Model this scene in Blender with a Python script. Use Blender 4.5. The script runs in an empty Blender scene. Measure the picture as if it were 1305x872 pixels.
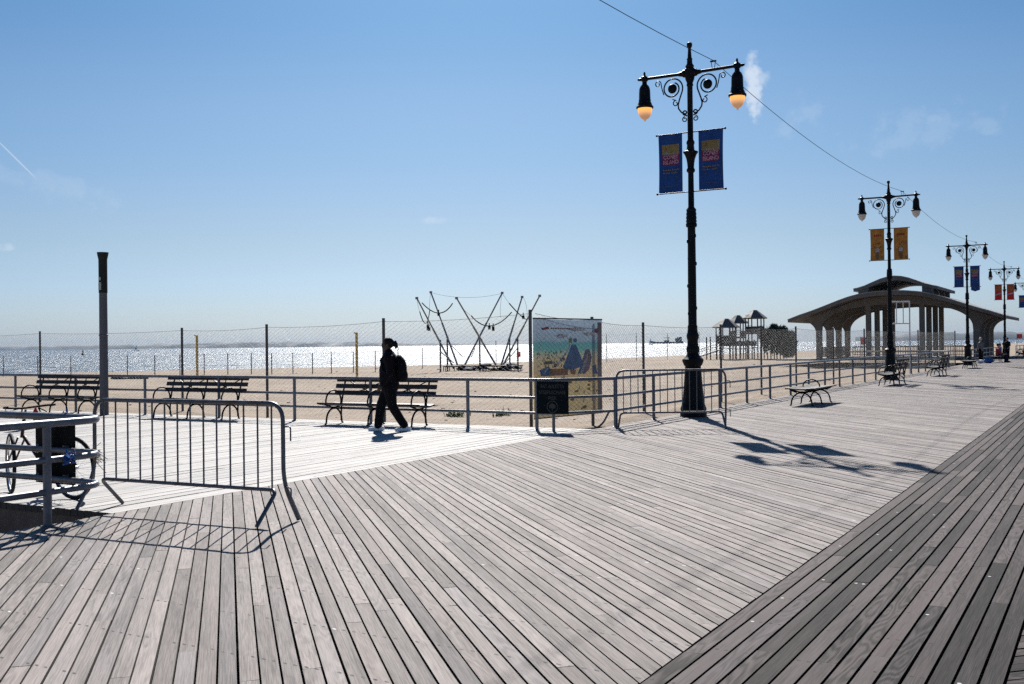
import bpy, math, random
from mathutils import Vector, Matrix
R = math.radians
PI = math.pi
rng = random.Random(7)
S = bpy.context.scene
COL = S.collection

# ------------------------------------------------------------------ camera frame
F_PX, EYE = 1338.0, 1.6
ROLL, PITCH, YAW = R(.615), math.atan(3 / 1338.0), math.atan(768 / 1338.0)
CY, SY = math.cos(YAW), math.sin(YAW)
SUN_AZ, SUN_EL = R(31.5), R(38)


def pix(px, py):
    a, b = px - 652.5, 436 - py
    a, b = a * math.cos(ROLL) + b * math.sin(ROLL), -a * math.sin(ROLL) + b * math.cos(ROLL)
    fw = F_PX * math.cos(PITCH) - b * math.sin(PITCH)
    up = F_PX * math.sin(PITCH) + b * math.cos(PITCH)
    return a, up, fw


def at(px, d, z=0.0):
    """ground position seen at photo column px, d metres ahead of the camera"""
    a = (px - 652.5) * d / F_PX
    return (d * CY + a * SY, d * SY - a * CY, z)


def zat(px, py, d):
    a, u, fw = pix(px, py)
    return EYE + u * d / fw


def P3(px, py, d):
    a, u, fw = pix(px, py)
    t = d / fw
    return Vector((d * CY + a * t * SY, d * SY - a * t * CY, EYE + u * t))


# ------------------------------------------------------------------ mesh builder
class MB:
    def __init__(s):
        s.v, s.f = [], []

    def add(s, verts, faces):
        n = len(s.v)
        s.v += [tuple(p) for p in verts]
        s.f += [tuple(i + n for i in f) for f in faces]
        return s

    def box(s, c, size, rot=None):
        x, y, z = size[0] / 2, size[1] / 2, size[2] / 2
        vs = [Vector(p) for p in ((-x, -y, -z), (x, -y, -z), (x, y, -z), (-x, y, -z), (-x, -y, z), (x, -y, z), (x, y, z), (-x, y, z))]
        if rot is not None:
            vs = [rot @ p for p in vs]
        c = Vector(c)
        return s.add([p + c for p in vs], [(0, 3, 2, 1), (4, 5, 6, 7), (0, 1, 5, 4), (1, 2, 6, 5), (2, 3, 7, 6), (3, 0, 4, 7)])

    def bar(s, a, b, w, h, up=(0, 0, 1)):
        """rectangular bar from a to b"""
        a, b = Vector(a), Vector(b)
        d = (b - a)
        L = d.length
        d.normalize()
        u = Vector(up)
        if abs(d.dot(u)) > .98:
            u = Vector((1, 0, 0))
        y = u.cross(d).normalized()
        z = d.cross(y)
        m = Matrix((d, y, z)).transposed()
        return s.box((a + b) / 2, (L, w, h), m)

    def tube(s, pts, r, seg=8, closed=False, cap=True):
        pts = [Vector(p) for p in pts]
        n = len(pts)
        rs = r if isinstance(r, (list, tuple)) else [r] * n
        t0 = (pts[1] - pts[0]).normalized()
        ref = Vector((0, 0, 1)) if abs(t0.z) < .9 else Vector((1, 0, 0))
        u = t0.cross(ref).normalized()
        rings, prev = [], t0
        for i, p in enumerate(pts):
            if closed:
                t = (pts[(i + 1) % n] - pts[i - 1]).normalized()
            elif i == 0:
                t = t0
            elif i == n - 1:
                t = (pts[i] - pts[i - 1]).normalized()
            else:
                t = ((pts[i + 1] - p).normalized() + (p - pts[i - 1]).normalized())
                t = t.normalized() if t.length > 1e-6 else prev
            u = (u - t * u.dot(t))
            u = u.normalized() if u.length > 1e-6 else t.orthogonal().normalized()
            w = t.cross(u)
            rings.append([p + (u * math.cos(2 * PI * k / seg) + w * math.sin(2 * PI * k / seg)) * rs[i] for k in range(seg)])
            prev = t
        vs = [q for rg in rings for q in rg]
        fs = []
        m = n if closed else n - 1
        for i in range(m):
            j = (i + 1) % n
            for k in range(seg):
                l = (k + 1) % seg
                fs.append((i * seg + k, i * seg + l, j * seg + l, j * seg + k))
        if cap and not closed:
            fs.append(tuple(range(seg))[::-1])
            fs.append(tuple((n - 1) * seg + k for k in range(seg)))
        return s.add(vs, fs)

    def lathe(s, prof, seg=20, c=(0, 0, 0), phase=0):
        """prof: (radius, z) list from bottom to top"""
        vs, fs = [], []
        for r, z in prof:
            for k in range(seg):
                a = 2 * PI * k / seg + phase
                vs.append((c[0] + r * math.cos(a), c[1] + r * math.sin(a), c[2] + z))
        for i in range(len(prof) - 1):
            for k in range(seg):
                l = (k + 1) % seg
                fs.append((i * seg + k, i * seg + l, (i + 1) * seg + l, (i + 1) * seg + k))
        fs.append(tuple(range(seg))[::-1])
        fs.append(tuple((len(prof) - 1) * seg + k for k in range(seg)))
        return s.add(vs, fs)

    def ball(s, c, r, seg=12, rings=8):
        rx, ry, rz = r if isinstance(r, (list, tuple)) else (r, r, r)
        vs, fs = [(c[0], c[1], c[2] - rz)], []
        for i in range(1, rings):
            a = -PI / 2 + PI * i / rings
            for k in range(seg):
                b = 2 * PI * k / seg
                vs.append((c[0] + rx * math.cos(a) * math.cos(b), c[1] + ry * math.cos(a) * math.sin(b), c[2] + rz * math.sin(a)))
        vs.append((c[0], c[1], c[2] + rz))
        for k in range(seg):
            l = (k + 1) % seg
            fs.append((0, 1 + l, 1 + k))
            for i in range(rings - 2):
                fs.append((1 + i * seg + k, 1 + i * seg + l, 1 + (i + 1) * seg + l, 1 + (i + 1) * seg + k))
            b = 1 + (rings - 2) * seg
            fs.append((b + k, b + l, len(vs) - 1))
        return s.add(vs, fs)

    def prism(s, poly, a, b, fn):
        """2-D outline swept from a to b; fn(u, v, w) gives the 3-D point"""
        n = len(poly)
        vs = [fn(u, v, a) for u, v in poly] + [fn(u, v, b) for u, v in poly]
        fs = [tuple(range(n))[::-1], tuple(range(n, 2 * n))]
        for i in range(n):
            j = (i + 1) % n
            fs.append((i, j, n + j, n + i))
        return s.add(vs, fs)

    def mesh(s, name, mat, smooth=None):
        me = bpy.data.meshes.new(name)
        me.from_pydata(s.v, [], s.f)
        if mat:
            me.materials.append(mat)
        if smooth:
            me.polygons.foreach_set('use_smooth', [True] * len(me.polygons))
            me.set_sharp_from_angle(angle=R(smooth))
        me.update()
        return me

    def build(s, name, mat, parent=None, smooth=None, loc=None, recalc=False):
        me = s.mesh(name, mat, smooth)
        if recalc:
            import bmesh
            bm = bmesh.new()
            bm.from_mesh(me)
            bmesh.ops.recalc_face_normals(bm, faces=bm.faces)
            bm.to_mesh(me)
            bm.free()
        o = bpy.data.objects.new(name, me)
        COL.objects.link(o)
        if parent:
            o.parent = parent
        if loc:
            o.location = loc
        return o


def tag(o, label=None, cat=None, group=None, kind=None):
    for k, v in (('label', label), ('category', cat), ('group', group), ('kind', kind)):
        if v:
            o[k] = v
    return o


def thing(name, label, cat, loc=(0, 0, 0), rz=0.0, group=None):
    o = bpy.data.objects.new(name, None)
    o.empty_display_size = .2
    COL.objects.link(o)
    o.location, o.rotation_euler = loc, (0, 0, rz)
    return tag(o, label, cat, group)


def dup(root, loc, rz=None, label=None):
    def cp(o, par):
        c = o.copy()
        COL.objects.link(c)
        c.parent = par
        for ch in list(o.children):
            cp(ch, c)
        return c
    c = cp(root, None)
    c.location = loc
    if rz is not None:
        c.rotation_euler = (0, 0, rz)
    if label:
        c['label'] = label
    return c


def arc(c, r, a0, a1, n, fn):
    return [fn(c[0] + r * math.cos(a0 + (a1 - a0) * i / n), c[1] + r * math.sin(a0 + (a1 - a0) * i / n)) for i in range(n + 1)]


def fillet(pts, r, n=6):
    """round the inner corners of a polyline"""
    pts = [Vector(p) for p in pts]
    out = [pts[0]]
    for i in range(1, len(pts) - 1):
        p = pts[i]
        a, b = (pts[i - 1] - p), (pts[i + 1] - p)
        ra = min(r, a.length * .45, b.length * .45)
        A, B = p + a.normalized() * ra, p + b.normalized() * ra
        for k in range(n + 1):
            t = k / n
            out.append(A * (1 - t) ** 2 + p * 2 * t * (1 - t) + B * t * t)
    out.append(pts[-1])
    return out


# ------------------------------------------------------------------ materials
def new_mat(name):
    m = bpy.data.materials.new(name)
    m.use_nodes = True
    nt = m.node_tree
    return m, nt, nt.nodes['Principled BSDF']


def nd(nt, t, **kw):
    n = nt.nodes.new(t)
    for k, v in kw.items():
        if k == 'inp':
            for i, x in v.items():
                n.inputs[i].default_value = x
        else:
            setattr(n, k, v)
    return n


def math_(nt, op, a, b=None, c=None):
    n = nt.nodes.new('ShaderNodeMath')
    n.operation = op
    for i, x in enumerate((a, b, c)):
        if x is None:
            continue
        if isinstance(x, (int, float)):
            n.inputs[i].default_value = x
        else:
            nt.links.new(x, n.inputs[i])
    return n.outputs[0]


def mixc(nt, fac, a, b, mode='MIX'):
    n = nt.nodes.new('ShaderNodeMix')
    n.data_type = 'RGBA'
    n.blend_type = mode
    for i, x in ((0, fac), (6, a), (7, b)):
        if isinstance(x, (int, float)):
            n.inputs[i].default_value = x
        elif isinstance(x, (tuple, list)):
            n.inputs[i].default_value = (*x[:3], 1)
        else:
            nt.links.new(x, n.inputs[i])
    return n.outputs[2]


def ramp(nt, x, a, b, lo=0., hi=1.):
    n = nt.nodes.new('ShaderNodeMapRange')
    n.interpolation_type = 'SMOOTHSTEP'
    nt.links.new(x, n.inputs[0])
    n.inputs[1].default_value, n.inputs[2].default_value = a, b
    n.inputs[3].default_value, n.inputs[4].default_value = lo, hi
    return n.outputs[0]


def noise(nt, vec, scale, detail=4, rough=.55):
    n = nd(nt, 'ShaderNodeTexNoise', inp={'Scale': scale, 'Detail': detail, 'Roughness': rough})
    if vec is not None:
        nt.links.new(vec, n.inputs['Vector'])
    return n.outputs['Fac']


def paint(name, col, rough=.5, metal=0., var=.25, scale=9., dirt=None, bump=.0, spec=.5):
    """a plain surface with uneven tone, worn patches and a little relief"""
    m, nt, b = new_mat(name)
    tc = nd(nt, 'ShaderNodeTexCoord').outputs['Object']
    n1 = noise(nt, tc, scale, 5)
    n2 = noise(nt, tc, scale * .23, 3)
    dk = tuple(c * (1 - var) for c in col)
    lt = tuple(min(1, c * (1 + var)) for c in col)
    c = mixc(nt, ramp(nt, n1, .3, .7), dk, lt)
    if dirt:
        c = mixc(nt, ramp(nt, n2, .52, .68, 0, .8), c, dirt)
    nt.links.new(c, b.inputs['Base Color'])
    nt.links.new(ramp(nt, n1, .25, .75, rough * .8, min(1, rough * 1.2)), b.inputs['Roughness'])
    b.inputs['Metallic'].default_value = metal
    b.inputs['Specular IOR Level'].default_value = spec
    if bump:
        bp = nd(nt, 'ShaderNodeBump', inp={'Strength': bump, 'Distance': .02})
        nt.links.new(n1, bp.inputs['Height'])
        nt.links.new(bp.outputs[0], b.inputs['Normal'])
    return m


def wood(name, dark, light, rough=.6, tint=(.5, .4, .38), spec=.5, nails=True, sheen=.0, vary=.36, figure=.26):
    m, nt, b = new_mat(name)
    uv = nd(nt, 'ShaderNodeUVMap', uv_map='plank').outputs[0]
    vc = nd(nt, 'ShaderNodeVertexColor', layer_name='plank_random')
    rn = vc.outputs['Color']
    sr = nd(nt, 'ShaderNodeSeparateColor')
    nt.links.new(rn, sr.inputs[0])
    r1, r2, r3 = sr.outputs
    su = nd(nt, 'ShaderNodeSeparateXYZ')
    nt.links.new(uv, su.inputs[0])
    u, v = su.outputs[0], su.outputs[1]
    pos = nd(nt, 'ShaderNodeNewGeometry').outputs['Position']
    sp = nd(nt, 'ShaderNodeSeparateXYZ')
    nt.links.new(pos, sp.inputs[0])

    def co(ku, kv):
        c = nd(nt, 'ShaderNodeCombineXYZ')
        nt.links.new(math_(nt, 'MULTIPLY_ADD', u, ku, math_(nt, 'MULTIPLY', r2, 71.)), c.inputs[0])
        nt.links.new(math_(nt, 'MULTIPLY_ADD', v, kv, math_(nt, 'MULTIPLY', r3, 93.)), c.inputs[1])
        nt.links.new(math_(nt, 'MULTIPLY', r1, 40.), c.inputs[2])
        return c.outputs[0]
    streak = noise(nt, co(1.6, 95), 1., 7, .7)
    fine = noise(nt, co(4., 190), 1., 4, .75)
    broad = noise(nt, co(.9, 9), 1., 3, .5)
    fig = math_(nt, 'SINE', math_(nt, 'MULTIPLY', noise(nt, co(1.1, 7.5), 1., 2, .4), 70.))
    figm = ramp(nt, r3, .35, .75)
    # grain lines, long soft bands and a plank-to-plank difference
    tone = math_(nt, 'MULTIPLY_ADD', ramp(nt, streak, .40, .60), .40, .0)
    tone = math_(nt, 'MULTIPLY_ADD', ramp(nt, fine, .38, .62), .40, math_(nt, 'SUBTRACT', tone, .07))
    tone = math_(nt, 'MULTIPLY_ADD', ramp(nt, broad, .36, .64), .22, tone)
    tone = math_(nt, 'MULTIPLY_ADD', math_(nt, 'MULTIPLY', math_(nt, 'MULTIPLY_ADD', fig, .5, .5), figm), figure, tone)
    tone = math_(nt, 'MULTIPLY_ADD', math_(nt, 'SUBTRACT', r1, .5), vary, tone)
    c = mixc(nt, tone, dark, light)
    # a few planks of a redder or a colder timber
    c = mixc(nt, ramp(nt, r2, .6, 1., 0, .26), c, tint, 'MULTIPLY')
    c = mixc(nt, ramp(nt, r2, .3, 0., 0, .45), c, (.72, .77, .88), 'MULTIPLY')
    # water stains and foot traffic
    st = noise(nt, pos, .55, 5, .6)
    c = mixc(nt, ramp(nt, st, .50, .72, 0, .28), c, (.55, .54, .57), 'MULTIPLY')
    sb = noise(nt, co(2.2, 12), 1., 4, .6)
    c = mixc(nt, ramp(nt, sb, .56, .70, 0, .6), c, (.5, .5, .55), 'MULTIPLY')
    # cracks along the grain
    ck = noise(nt, co(.8, 120), 1., 2, .5)
    c = mixc(nt, ramp(nt, ck, .69, .74, 0, .55), c, (.06, .05, .05))
    if nails:
        fx = math_(nt, 'FRACT', math_(nt, 'MULTIPLY', sp.outputs[0], 1 / .62))
        dx = math_(nt, 'MULTIPLY', math_(nt, 'ABSOLUTE', math_(nt, 'SUBTRACT', fx, .5)), .62)
        dv = math_(nt, 'ABSOLUTE', math_(nt, 'SUBTRACT', math_(nt, 'ABSOLUTE', v), .024))
        dist = math_(nt, 'SQRT', math_(nt, 'ADD', math_(nt, 'MULTIPLY', dx, dx), math_(nt, 'MULTIPLY', dv, dv)))
        wn = nd(nt, 'ShaderNodeTexWhiteNoise', noise_dimensions='2D')
        cc = nd(nt, 'ShaderNodeCombineXYZ')
        nt.links.new(math_(nt, 'FLOOR', math_(nt, 'MULTIPLY', sp.outputs[0], 1 / .62)), cc.inputs[0])
        nt.links.new(math_(nt, 'ADD', r2, math_(nt, 'MULTIPLY', math_(nt, 'SIGN', v), 3.)), cc.inputs[1])
        nt.links.new(cc.outputs[0], wn.inputs['Vector'])
        on = math_(nt, 'GREATER_THAN', wn.outputs['Value'], .34)
        nm = math_(nt, 'MULTIPLY', ramp(nt, dist, .0118, .0088), on)
        nc = mixc(nt, math_(nt, 'GREATER_THAN', wn.outputs['Value'], .955), (.022, .018, .018), (.50, .50, .50))  # dark nail heads, a few with a glint painted as pale grey
        c = mixc(nt, nm, c, nc)
    c = mixc(nt, vc.outputs['Alpha'], tuple(x * .22 for x in dark), c)      # shade of the gaps painted onto the plank sides
    nt.links.new(math_(nt, 'MULTIPLY', vc.outputs['Alpha'], sheen), b.inputs['Sheen Weight'])
    nt.links.new(c, b.inputs['Base Color'])
    nt.links.new(ramp(nt, streak, .2, .8, rough * .85, min(1., rough * 1.15)), b.inputs['Roughness'])
    b.inputs['Specular IOR Level'].default_value = spec
    b.inputs['Sheen Roughness'].default_value = .45
    bp = nd(nt, 'ShaderNodeBump', inp={'Strength': .3, 'Distance': .003})
    nt.links.new(math_(nt, 'MULTIPLY_ADD', fine, .5, streak), bp.inputs['Height'])
    nt.links.new(bp.outputs[0], b.inputs['Normal'])
    return m


M = {}
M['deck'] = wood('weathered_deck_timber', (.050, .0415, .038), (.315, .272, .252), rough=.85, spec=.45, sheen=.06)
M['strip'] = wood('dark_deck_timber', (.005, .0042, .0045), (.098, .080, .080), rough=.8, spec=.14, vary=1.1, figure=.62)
M['pier'] = wood('pale_deck_timber', (.27, .260, .250), (.465, .452, .436), rough=.8, spec=.4, tint=(.9, .86, .82), nails=False)  # lighter base colour than the boardwalk planks
M['joist'] = paint('old_joist_timber', (.12, .10, .085), .8, var=.35, scale=5)
M['galv'] = paint('galvanised_steel', (.115, .122, .138), .42, .45, .25, 14, dirt=(.09, .075, .068), bump=.05)
M['rail'] = paint('grey_painted_pipe', (.125, .137, .162), .40, .2, .25, 13, dirt=(.085, .075, .072), bump=.08)
M['iron'] = paint('black_cast_iron', (.0045, .005, .0065), .46, .0, .35, 20, dirt=(.009, .0085, .008), bump=.12, spec=.16)
M['benchwood'] = wood('bench_slat_timber', (.011, .009, .0085), (.055, .046, .043), rough=.55, spec=.35, nails=False)
M['fencepost'] = paint('fence_post_steel', (.085, .086, .09), .55, .15, .25, 6, dirt=(.10, .065, .045))
M['wire'] = paint('fence_wire', (.13, .135, .14), .75, .0, .2, 5)
M['concrete'] = paint('shelter_concrete', (.165, .148, .130), .85, 0, .16, 1.4, dirt=(.10, .088, .075), bump=.1)
M['roofskin'] = paint('shelter_roof_sheet', (.24, .25, .255), .7, 0, .18, 1.2, dirt=(.18, .18, .17))
M['blackpanel'] = paint('black_panel', (.006, .007, .008), .7, 0, .3, 8, spec=.15)
M['signgreen'] = paint('dark_green_sign', (.003, .007, .010), .7, 0, .3, 6, spec=.12)
M['signtext'] = paint('sign_lettering', (.060, .064, .060), .7, 0, .1, 20, spec=.2)
M['dark_cloth'] = paint('dark_cloth', (.0045, .0045, .0065), .9, 0, .35, 30, bump=.3, spec=.15)
M['navy_cloth'] = paint('navy_cloth', (.008, .012, .028), .85, 0, .3, 30, bump=.3, spec=.2)
M['maroon_cloth'] = paint('dark_plum_cloth', (.006, .0042, .006), .9, 0, .3, 30, bump=.3, spec=.15)
M['red_cloth'] = paint('red_cloth', (.30, .03, .035), .85, 0, .25, 20)
M['blue_cloth'] = paint('blue_cloth', (.02, .09, .30), .8, 0, .25, 20)
M['grey_cloth'] = paint('grey_cloth', (.13, .12, .125), .85, 0, .25, 20)
M['skin'] = paint('brown_skin', (.055, .030, .021), .6, 0, .12, 30, spec=.3)
M['pale_skin'] = paint('light_skin', (.45, .27, .20), .55, 0, .1, 30)
M['hair'] = paint('black_hair', (.005, .004, .004), .7, 0, .3, 40, bump=.4, spec=.2)
M['grey_hair'] = paint('grey_hair', (.42, .40, .38), .6, 0, .2, 40)
M['shoe'] = paint('pale_trainer', (.72, .74, .78), .55, 0, .1, 25)
M['rubber'] = paint('black_rubber', (.008, .008, .009), .75, 0, .3, 30, spec=.25)
M['chrome'] = paint('bright_metal', (.55, .56, .58), .25, .9, .1, 30)
M['bike_red'] = paint('dark_red_frame_paint', (.055, .016, .018), .35, .2, .25, 18)
M['red'] = paint('red_plastic', (.55, .03, .03), .45, 0, .15, 12)
M['blue_tape'] = paint('blue_plastic_tape', (.015, .10, .36), .4, 0, .25, 30, bump=.3)
M['straw'] = paint('frayed_rope', (.30, .24, .16), .9, 0, .3, 40)
M['tarp'] = paint('dark_blue_tarp', (.012, .017, .04), .95, 0, .4, 3, bump=.3)
M['yellow'] = paint('yellow_post_paint', (.52, .33, .05), .5, 0, .15, 5)
M['pole_dark'] = paint('dark_green_band', (.012, .014, .014), .6, 0, .3, 6, spec=.25)
M['pole_grey'] = paint('tall_pole_grey', (.085, .082, .092), .6, .1, .14, 3, dirt=(.17, .16, .17))
M['sticker'] = paint('pale_sticker', (.30, .36, .33), .6, 0, .3, 30)
M['white_pipe'] = paint('white_pipe_paint', (.62, .64, .66), .45, 0, .1, 6)
M['ship'] = paint('ship_hull_paint', (.045, .05, .06), .6, 0, .2, .02)
M['sail'] = paint('white_sail', (.75, .75, .75), .7, 0, .05, 2)
M['playroof'] = paint('play_roof_sheet', (.10, .095, .095), .7, 0, .2, 2)
M['playpost'] = paint('play_post_timber', (.085, .06, .05), .7, 0, .3, 3)
M['playgreen'] = paint('play_panel_green', (.02, .05, .055), .55, 0, .25, 3)
M['brownleaf'] = paint('dead_brown_twigs', (.12, .075, .04), .9, 0, .3, 3)
M['bark'] = paint('bark', (.06, .045, .035), .9, 0, .3, 4)
M['globe_off'] = paint('white_globe_glass', (.62, .60, .56), .3, 0, .05, 6)
M['pole_alu'] = paint('bungee_pole_metal', (.24, .24, .245), .45, .3, .2, 2)
M['hill'] = paint('wooded_shore', (.018, .03, .034), .95, 0, .35, .006)


def foliage(name, dark, light):
    m, nt, b = new_mat(name)
    tc = nd(nt, 'ShaderNodeTexCoord').outputs['Object']
    n1 = noise(nt, tc, 3.5, 4)
    nt.links.new(mixc(nt, ramp(nt, n1, .3, .7), dark, light), b.inputs['Base Color'])
    b.inputs['Roughness'].default_value = .7
    return m


M['shrub'] = foliage('dark_conifer_leaf', (.012, .035, .030), (.035, .075, .055))
M['weed'] = foliage('beach_weed_leaf', (.06, .12, .03), (.14, .20, .06))


def sand_mat():
    m, nt, b = new_mat('beach_sand')
    pos = nd(nt, 'ShaderNodeNewGeometry').outputs['Position']
    n1 = noise(nt, pos, .12, 5)
    n2 = noise(nt, pos, 2.6, 5, .6)
    n3 = noise(nt, pos, 45., 3, .7)
    c = mixc(nt, ramp(nt, n1, .3, .7), (.245, .190, .142), (.315, .252, .192))
    c = mixc(nt, ramp(nt, n2, .52, .72, 0, .5), c, (.155, .118, .086))
    n4 = noise(nt, pos, .75, 5, .65)
    c = mixc(nt, ramp(nt, n4, .50, .68, 0, .45), c, (.17, .13, .095))
    c = mixc(nt, ramp(nt, n4, .46, .34, 0, .30), c, (.40, .33, .255))
    c = mixc(nt, ramp(nt, n3, .35, .7, 0, .25), c, (.14, .107, .08))
    nt.links.new(c, b.inputs['Base Color'])
    b.inputs['Roughness'].default_value = .92
    b.inputs['Specular IOR Level'].default_value = .2
    bp = nd(nt, 'ShaderNodeBump', inp={'Strength': .8, 'Distance': .12})
    nt.links.new(math_(nt, 'MULTIPLY_ADD', n4, 1.5, math_(nt, 'MULTIPLY_ADD', n3, .12, n2)), bp.inputs['Height'])
    nt.links.new(bp.outputs[0], b.inputs['Normal'])
    return m


def water_mat():
    m, nt, b = new_mat('sea_water')
    pos = nd(nt, 'ShaderNodeNewGeometry').outputs['Position']
    b.inputs['Base Color'].default_value = (.018, .045, .075, 1)
    b.inputs['Roughness'].default_value = .31
    b.inputs['Specular IOR Level'].default_value = .7
    b.inputs['IOR'].default_value = 1.33
    mp = nd(nt, 'ShaderNodeMapping')
    mp.inputs['Rotation'].default_value = (0, 0, -SUN_AZ)
    mp.inputs['Scale'].default_value = (1., .55, 1.)
    nt.links.new(pos, mp.inputs['Vector'])
    w = mp.outputs[0]
    n1 = noise(nt, w, .16, 3, .5)
    n2 = noise(nt, w, .75, 4, .6)
    n3 = noise(nt, w, 3.2, 3, .6)
    h = math_(nt, 'MULTIPLY_ADD', n2, .55, math_(nt, 'MULTIPLY', n1, 2.2))
    h = math_(nt, 'MULTIPLY_ADD', n3, .14, h)
    bp = nd(nt, 'ShaderNodeBump', inp={'Strength': 1., 'Distance': 2.0})
    nt.links.new(h, bp.inputs['Height'])
    nt.links.new(bp.outputs[0], b.inputs['Normal'])
    return m


M['sand'], M['water'] = sand_mat(), water_mat()


def globe_on():
    m, nt, b = new_mat('lit_amber_globe')
    tc = nd(nt, 'ShaderNodeTexCoord').outputs['Object']
    s = nd(nt, 'ShaderNodeSeparateXYZ')
    nt.links.new(tc, s.inputs[0])
    t = ramp(nt, s.outputs[2], -.20, .0)
    b.inputs['Base Color'].default_value = (.42, .26, .16, 1)
    b.inputs['Roughness'].default_value = .3
    nt.links.new(mixc(nt, t, (1., .52, .28), (1., .42, .08)), b.inputs['Emission Color'])
    nt.links.new(math_(nt, 'MULTIPLY_ADD', t, .60, .17), b.inputs['Emission Strength'])
    return m


M['globe_on'] = globe_on()


def cloth_print(name, col, rough=.75):
    """thin printed fabric that lets some light through"""
    m, nt, b = new_mat(name)
    tc = nd(nt, 'ShaderNodeTexCoord').outputs['Object']
    n1 = noise(nt, tc, 5., 4)
    c = mixc(nt, ramp(nt, n1, .3, .7), tuple(x * .82 for x in col), tuple(min(1, x * 1.12) for x in col))
    if 'faded' in name:
        n2 = noise(nt, tc, 14., 5, .65)
        c = mixc(nt, ramp(nt, n2, .40, .66, .08, .62), c, (.42, .41, .37))
    nt.links.new(c, b.inputs['Base Color'])
    b.inputs['Roughness'].default_value = rough
    tr = nd(nt, 'ShaderNodeBsdfTranslucent')
    nt.links.new(c, tr.inputs[0])
    mx = nd(nt, 'ShaderNodeMixShader', inp={0: .52 if 'faded' in name else .3})
    nt.links.new(b.outputs[0], mx.inputs[1])
    nt.links.new(tr.outputs[0], mx.inputs[2])
    nt.links.new(mx.outputs[0], nt.nodes['Material Output'].inputs[0])
    return m


for k, c in dict(b_blue=(.012, .075, .26), b_gold=(.36, .25, .09), b_mag=(.24, .03, .10), b_pink=(.62, .34, .44), b_cream=(.34, .37, .38),
                 b_amber=(.42, .23, .05), b_brown=(.26, .15, .07), b_red=(.48, .035, .03), b_orange=(.50, .17, .05), b_white=(.55, .55, .56),
                 b_dim=(.16, .18, .20), m_blue=(.20, .36, .62), m_white=(.85, .86, .85), m_orange=(.66, .38, .22), m_purple=(.50, .38, .50),
                 m_green=(.24, .37, .26), m_red=(.45, .12, .12), m_brown=(.44, .31, .23), m_yellow=(.52, .43, .18), m_sea=(.20, .40, .42)).items():
    M[k] = cloth_print('print_' + k.split('_')[1] + ('_faded' if k[0] == 'm' else ''), c)


def mural_mat():
    m, nt, b = new_mat('faded_beach_print')
    uv = nd(nt, 'ShaderNodeUVMap', uv_map='print').outputs[0]
    s = nd(nt, 'ShaderNodeSeparateXYZ')
    nt.links.new(uv, s.inputs[0])
    n1 = noise(nt, uv, 5., 5)
    n2 = noise(nt, uv, 28., 3)
    v = math_(nt, 'MULTIPLY_ADD', math_(nt, 'SUBTRACT', n1, .5), .06, s.outputs[1])
    cr = nd(nt, 'ShaderNodeValToRGB')
    e = cr.color_ramp.elements
    stops = [(0., (.56, .50, .36)), (.30, (.62, .55, .38)), (.46, (.58, .50, .36)), (.60, (.56, .52, .41)), (.655, (.44, .52, .46)),
             (.69, (.27, .48, .48)), (.755, (.25, .46, .48)), (.78, (.42, .50, .57)), (1., (.50, .58, .66))]
    e[0].position, e[0].color = 0, (*stops[0][1], 1)
    e[1].position, e[1].color = 1, (*stops[-1][1], 1)
    for p, c in stops[1:-1]:
        k = e.new(p)
        k.color = (*c, 1)
    nt.links.new(v, cr.inputs[0])
    c = mixc(nt, ramp(nt, n2, .35, .75, 0, .35), cr.outputs[0], (.36, .36, .34))
    nt.links.new(c, b.inputs['Base Color'])
    b.inputs['Roughness'].default_value = .6
    tr = nd(nt, 'ShaderNodeBsdfTranslucent')
    nt.links.new(c, tr.inputs[0])
    mx = nd(nt, 'ShaderNodeMixShader', inp={0: .55})
    nt.links.new(b.outputs[0], mx.inputs[1])
    nt.links.new(tr.outputs[0], mx.inputs[2])
    nt.links.new(mx.outputs[0], nt.nodes['Material Output'].inputs[0])
    return m


M['mural'] = mural_mat()

# ------------------------------------------------------------------ decks
DECK_Y0, DECK_Y1 = 1.95, 8.45
PIER_X0, PIER_X1 = 6.9, 17.75


class Planks:
    def __init__(s):
        s.v, s.f, s.uv, s.rn = [], [], [], []

    def plank(s, o, d, n, s0a, s0b, s1a, s1b, w, z, dep, joint0=True):
        """top corners: edge a is -w/2, edge b is +w/2 across; s0/s1 run along d from o"""
        r = (rng.random(), rng.random(), rng.random(), 1)
        h = w / 2
        dz = [rng.uniform(-.0012, .0012) for _ in range(4)]
        jw = rng.uniform(-.0012, .0012)
        base = []
        for (sx, t, q) in ((s0a, -h, dz[0]), (s1a, -h, dz[1]), (s1b, h, dz[2]), (s0b, h, dz[3])):
            base.append((o[0] + d[0] * sx + n[0] * (t + jw), o[1] + d[1] * sx + n[1] * (t + jw), z + q))
        k = len(s.v)
        s.v += base + [(p[0], p[1], z - dep) for p in base]
        ln = {0: (s0a, -h), 1: (s1a, -h), 2: (s1b, h), 3: (s0b, h)}
        uo = rng.uniform(0, 30)
        for f in ((0, 1, 2, 3), (0, 4, 5, 1), (1, 5, 6, 2), (2, 6, 7, 3), (3, 7, 4, 0)):
            s.f.append(tuple(k + i for i in f))
            for i in f:
                q = ln[i % 4]
                s.uv.append((q[0] - s0a + uo, q[1]))
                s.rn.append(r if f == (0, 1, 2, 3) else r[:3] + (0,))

    def build(s, name, mat, parent=None):
        me = bpy.data.meshes.new(name)
        me.from_pydata(s.v, [], s.f)
        me.materials.append(mat)
        l = me.uv_layers.new(name='plank')
        l.data.foreach_set('uv', [x for p in s.uv for x in p])
        a = me.color_attributes.new('plank_random', 'FLOAT_COLOR', 'CORNER')
        a.data.foreach_set('color', [x for p in s.rn for x in p])
        me.update()
        o = bpy.data.objects.new(name, me)
        COL.objects.link(o)
        if parent:
            o.parent = parent
        return o


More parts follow.
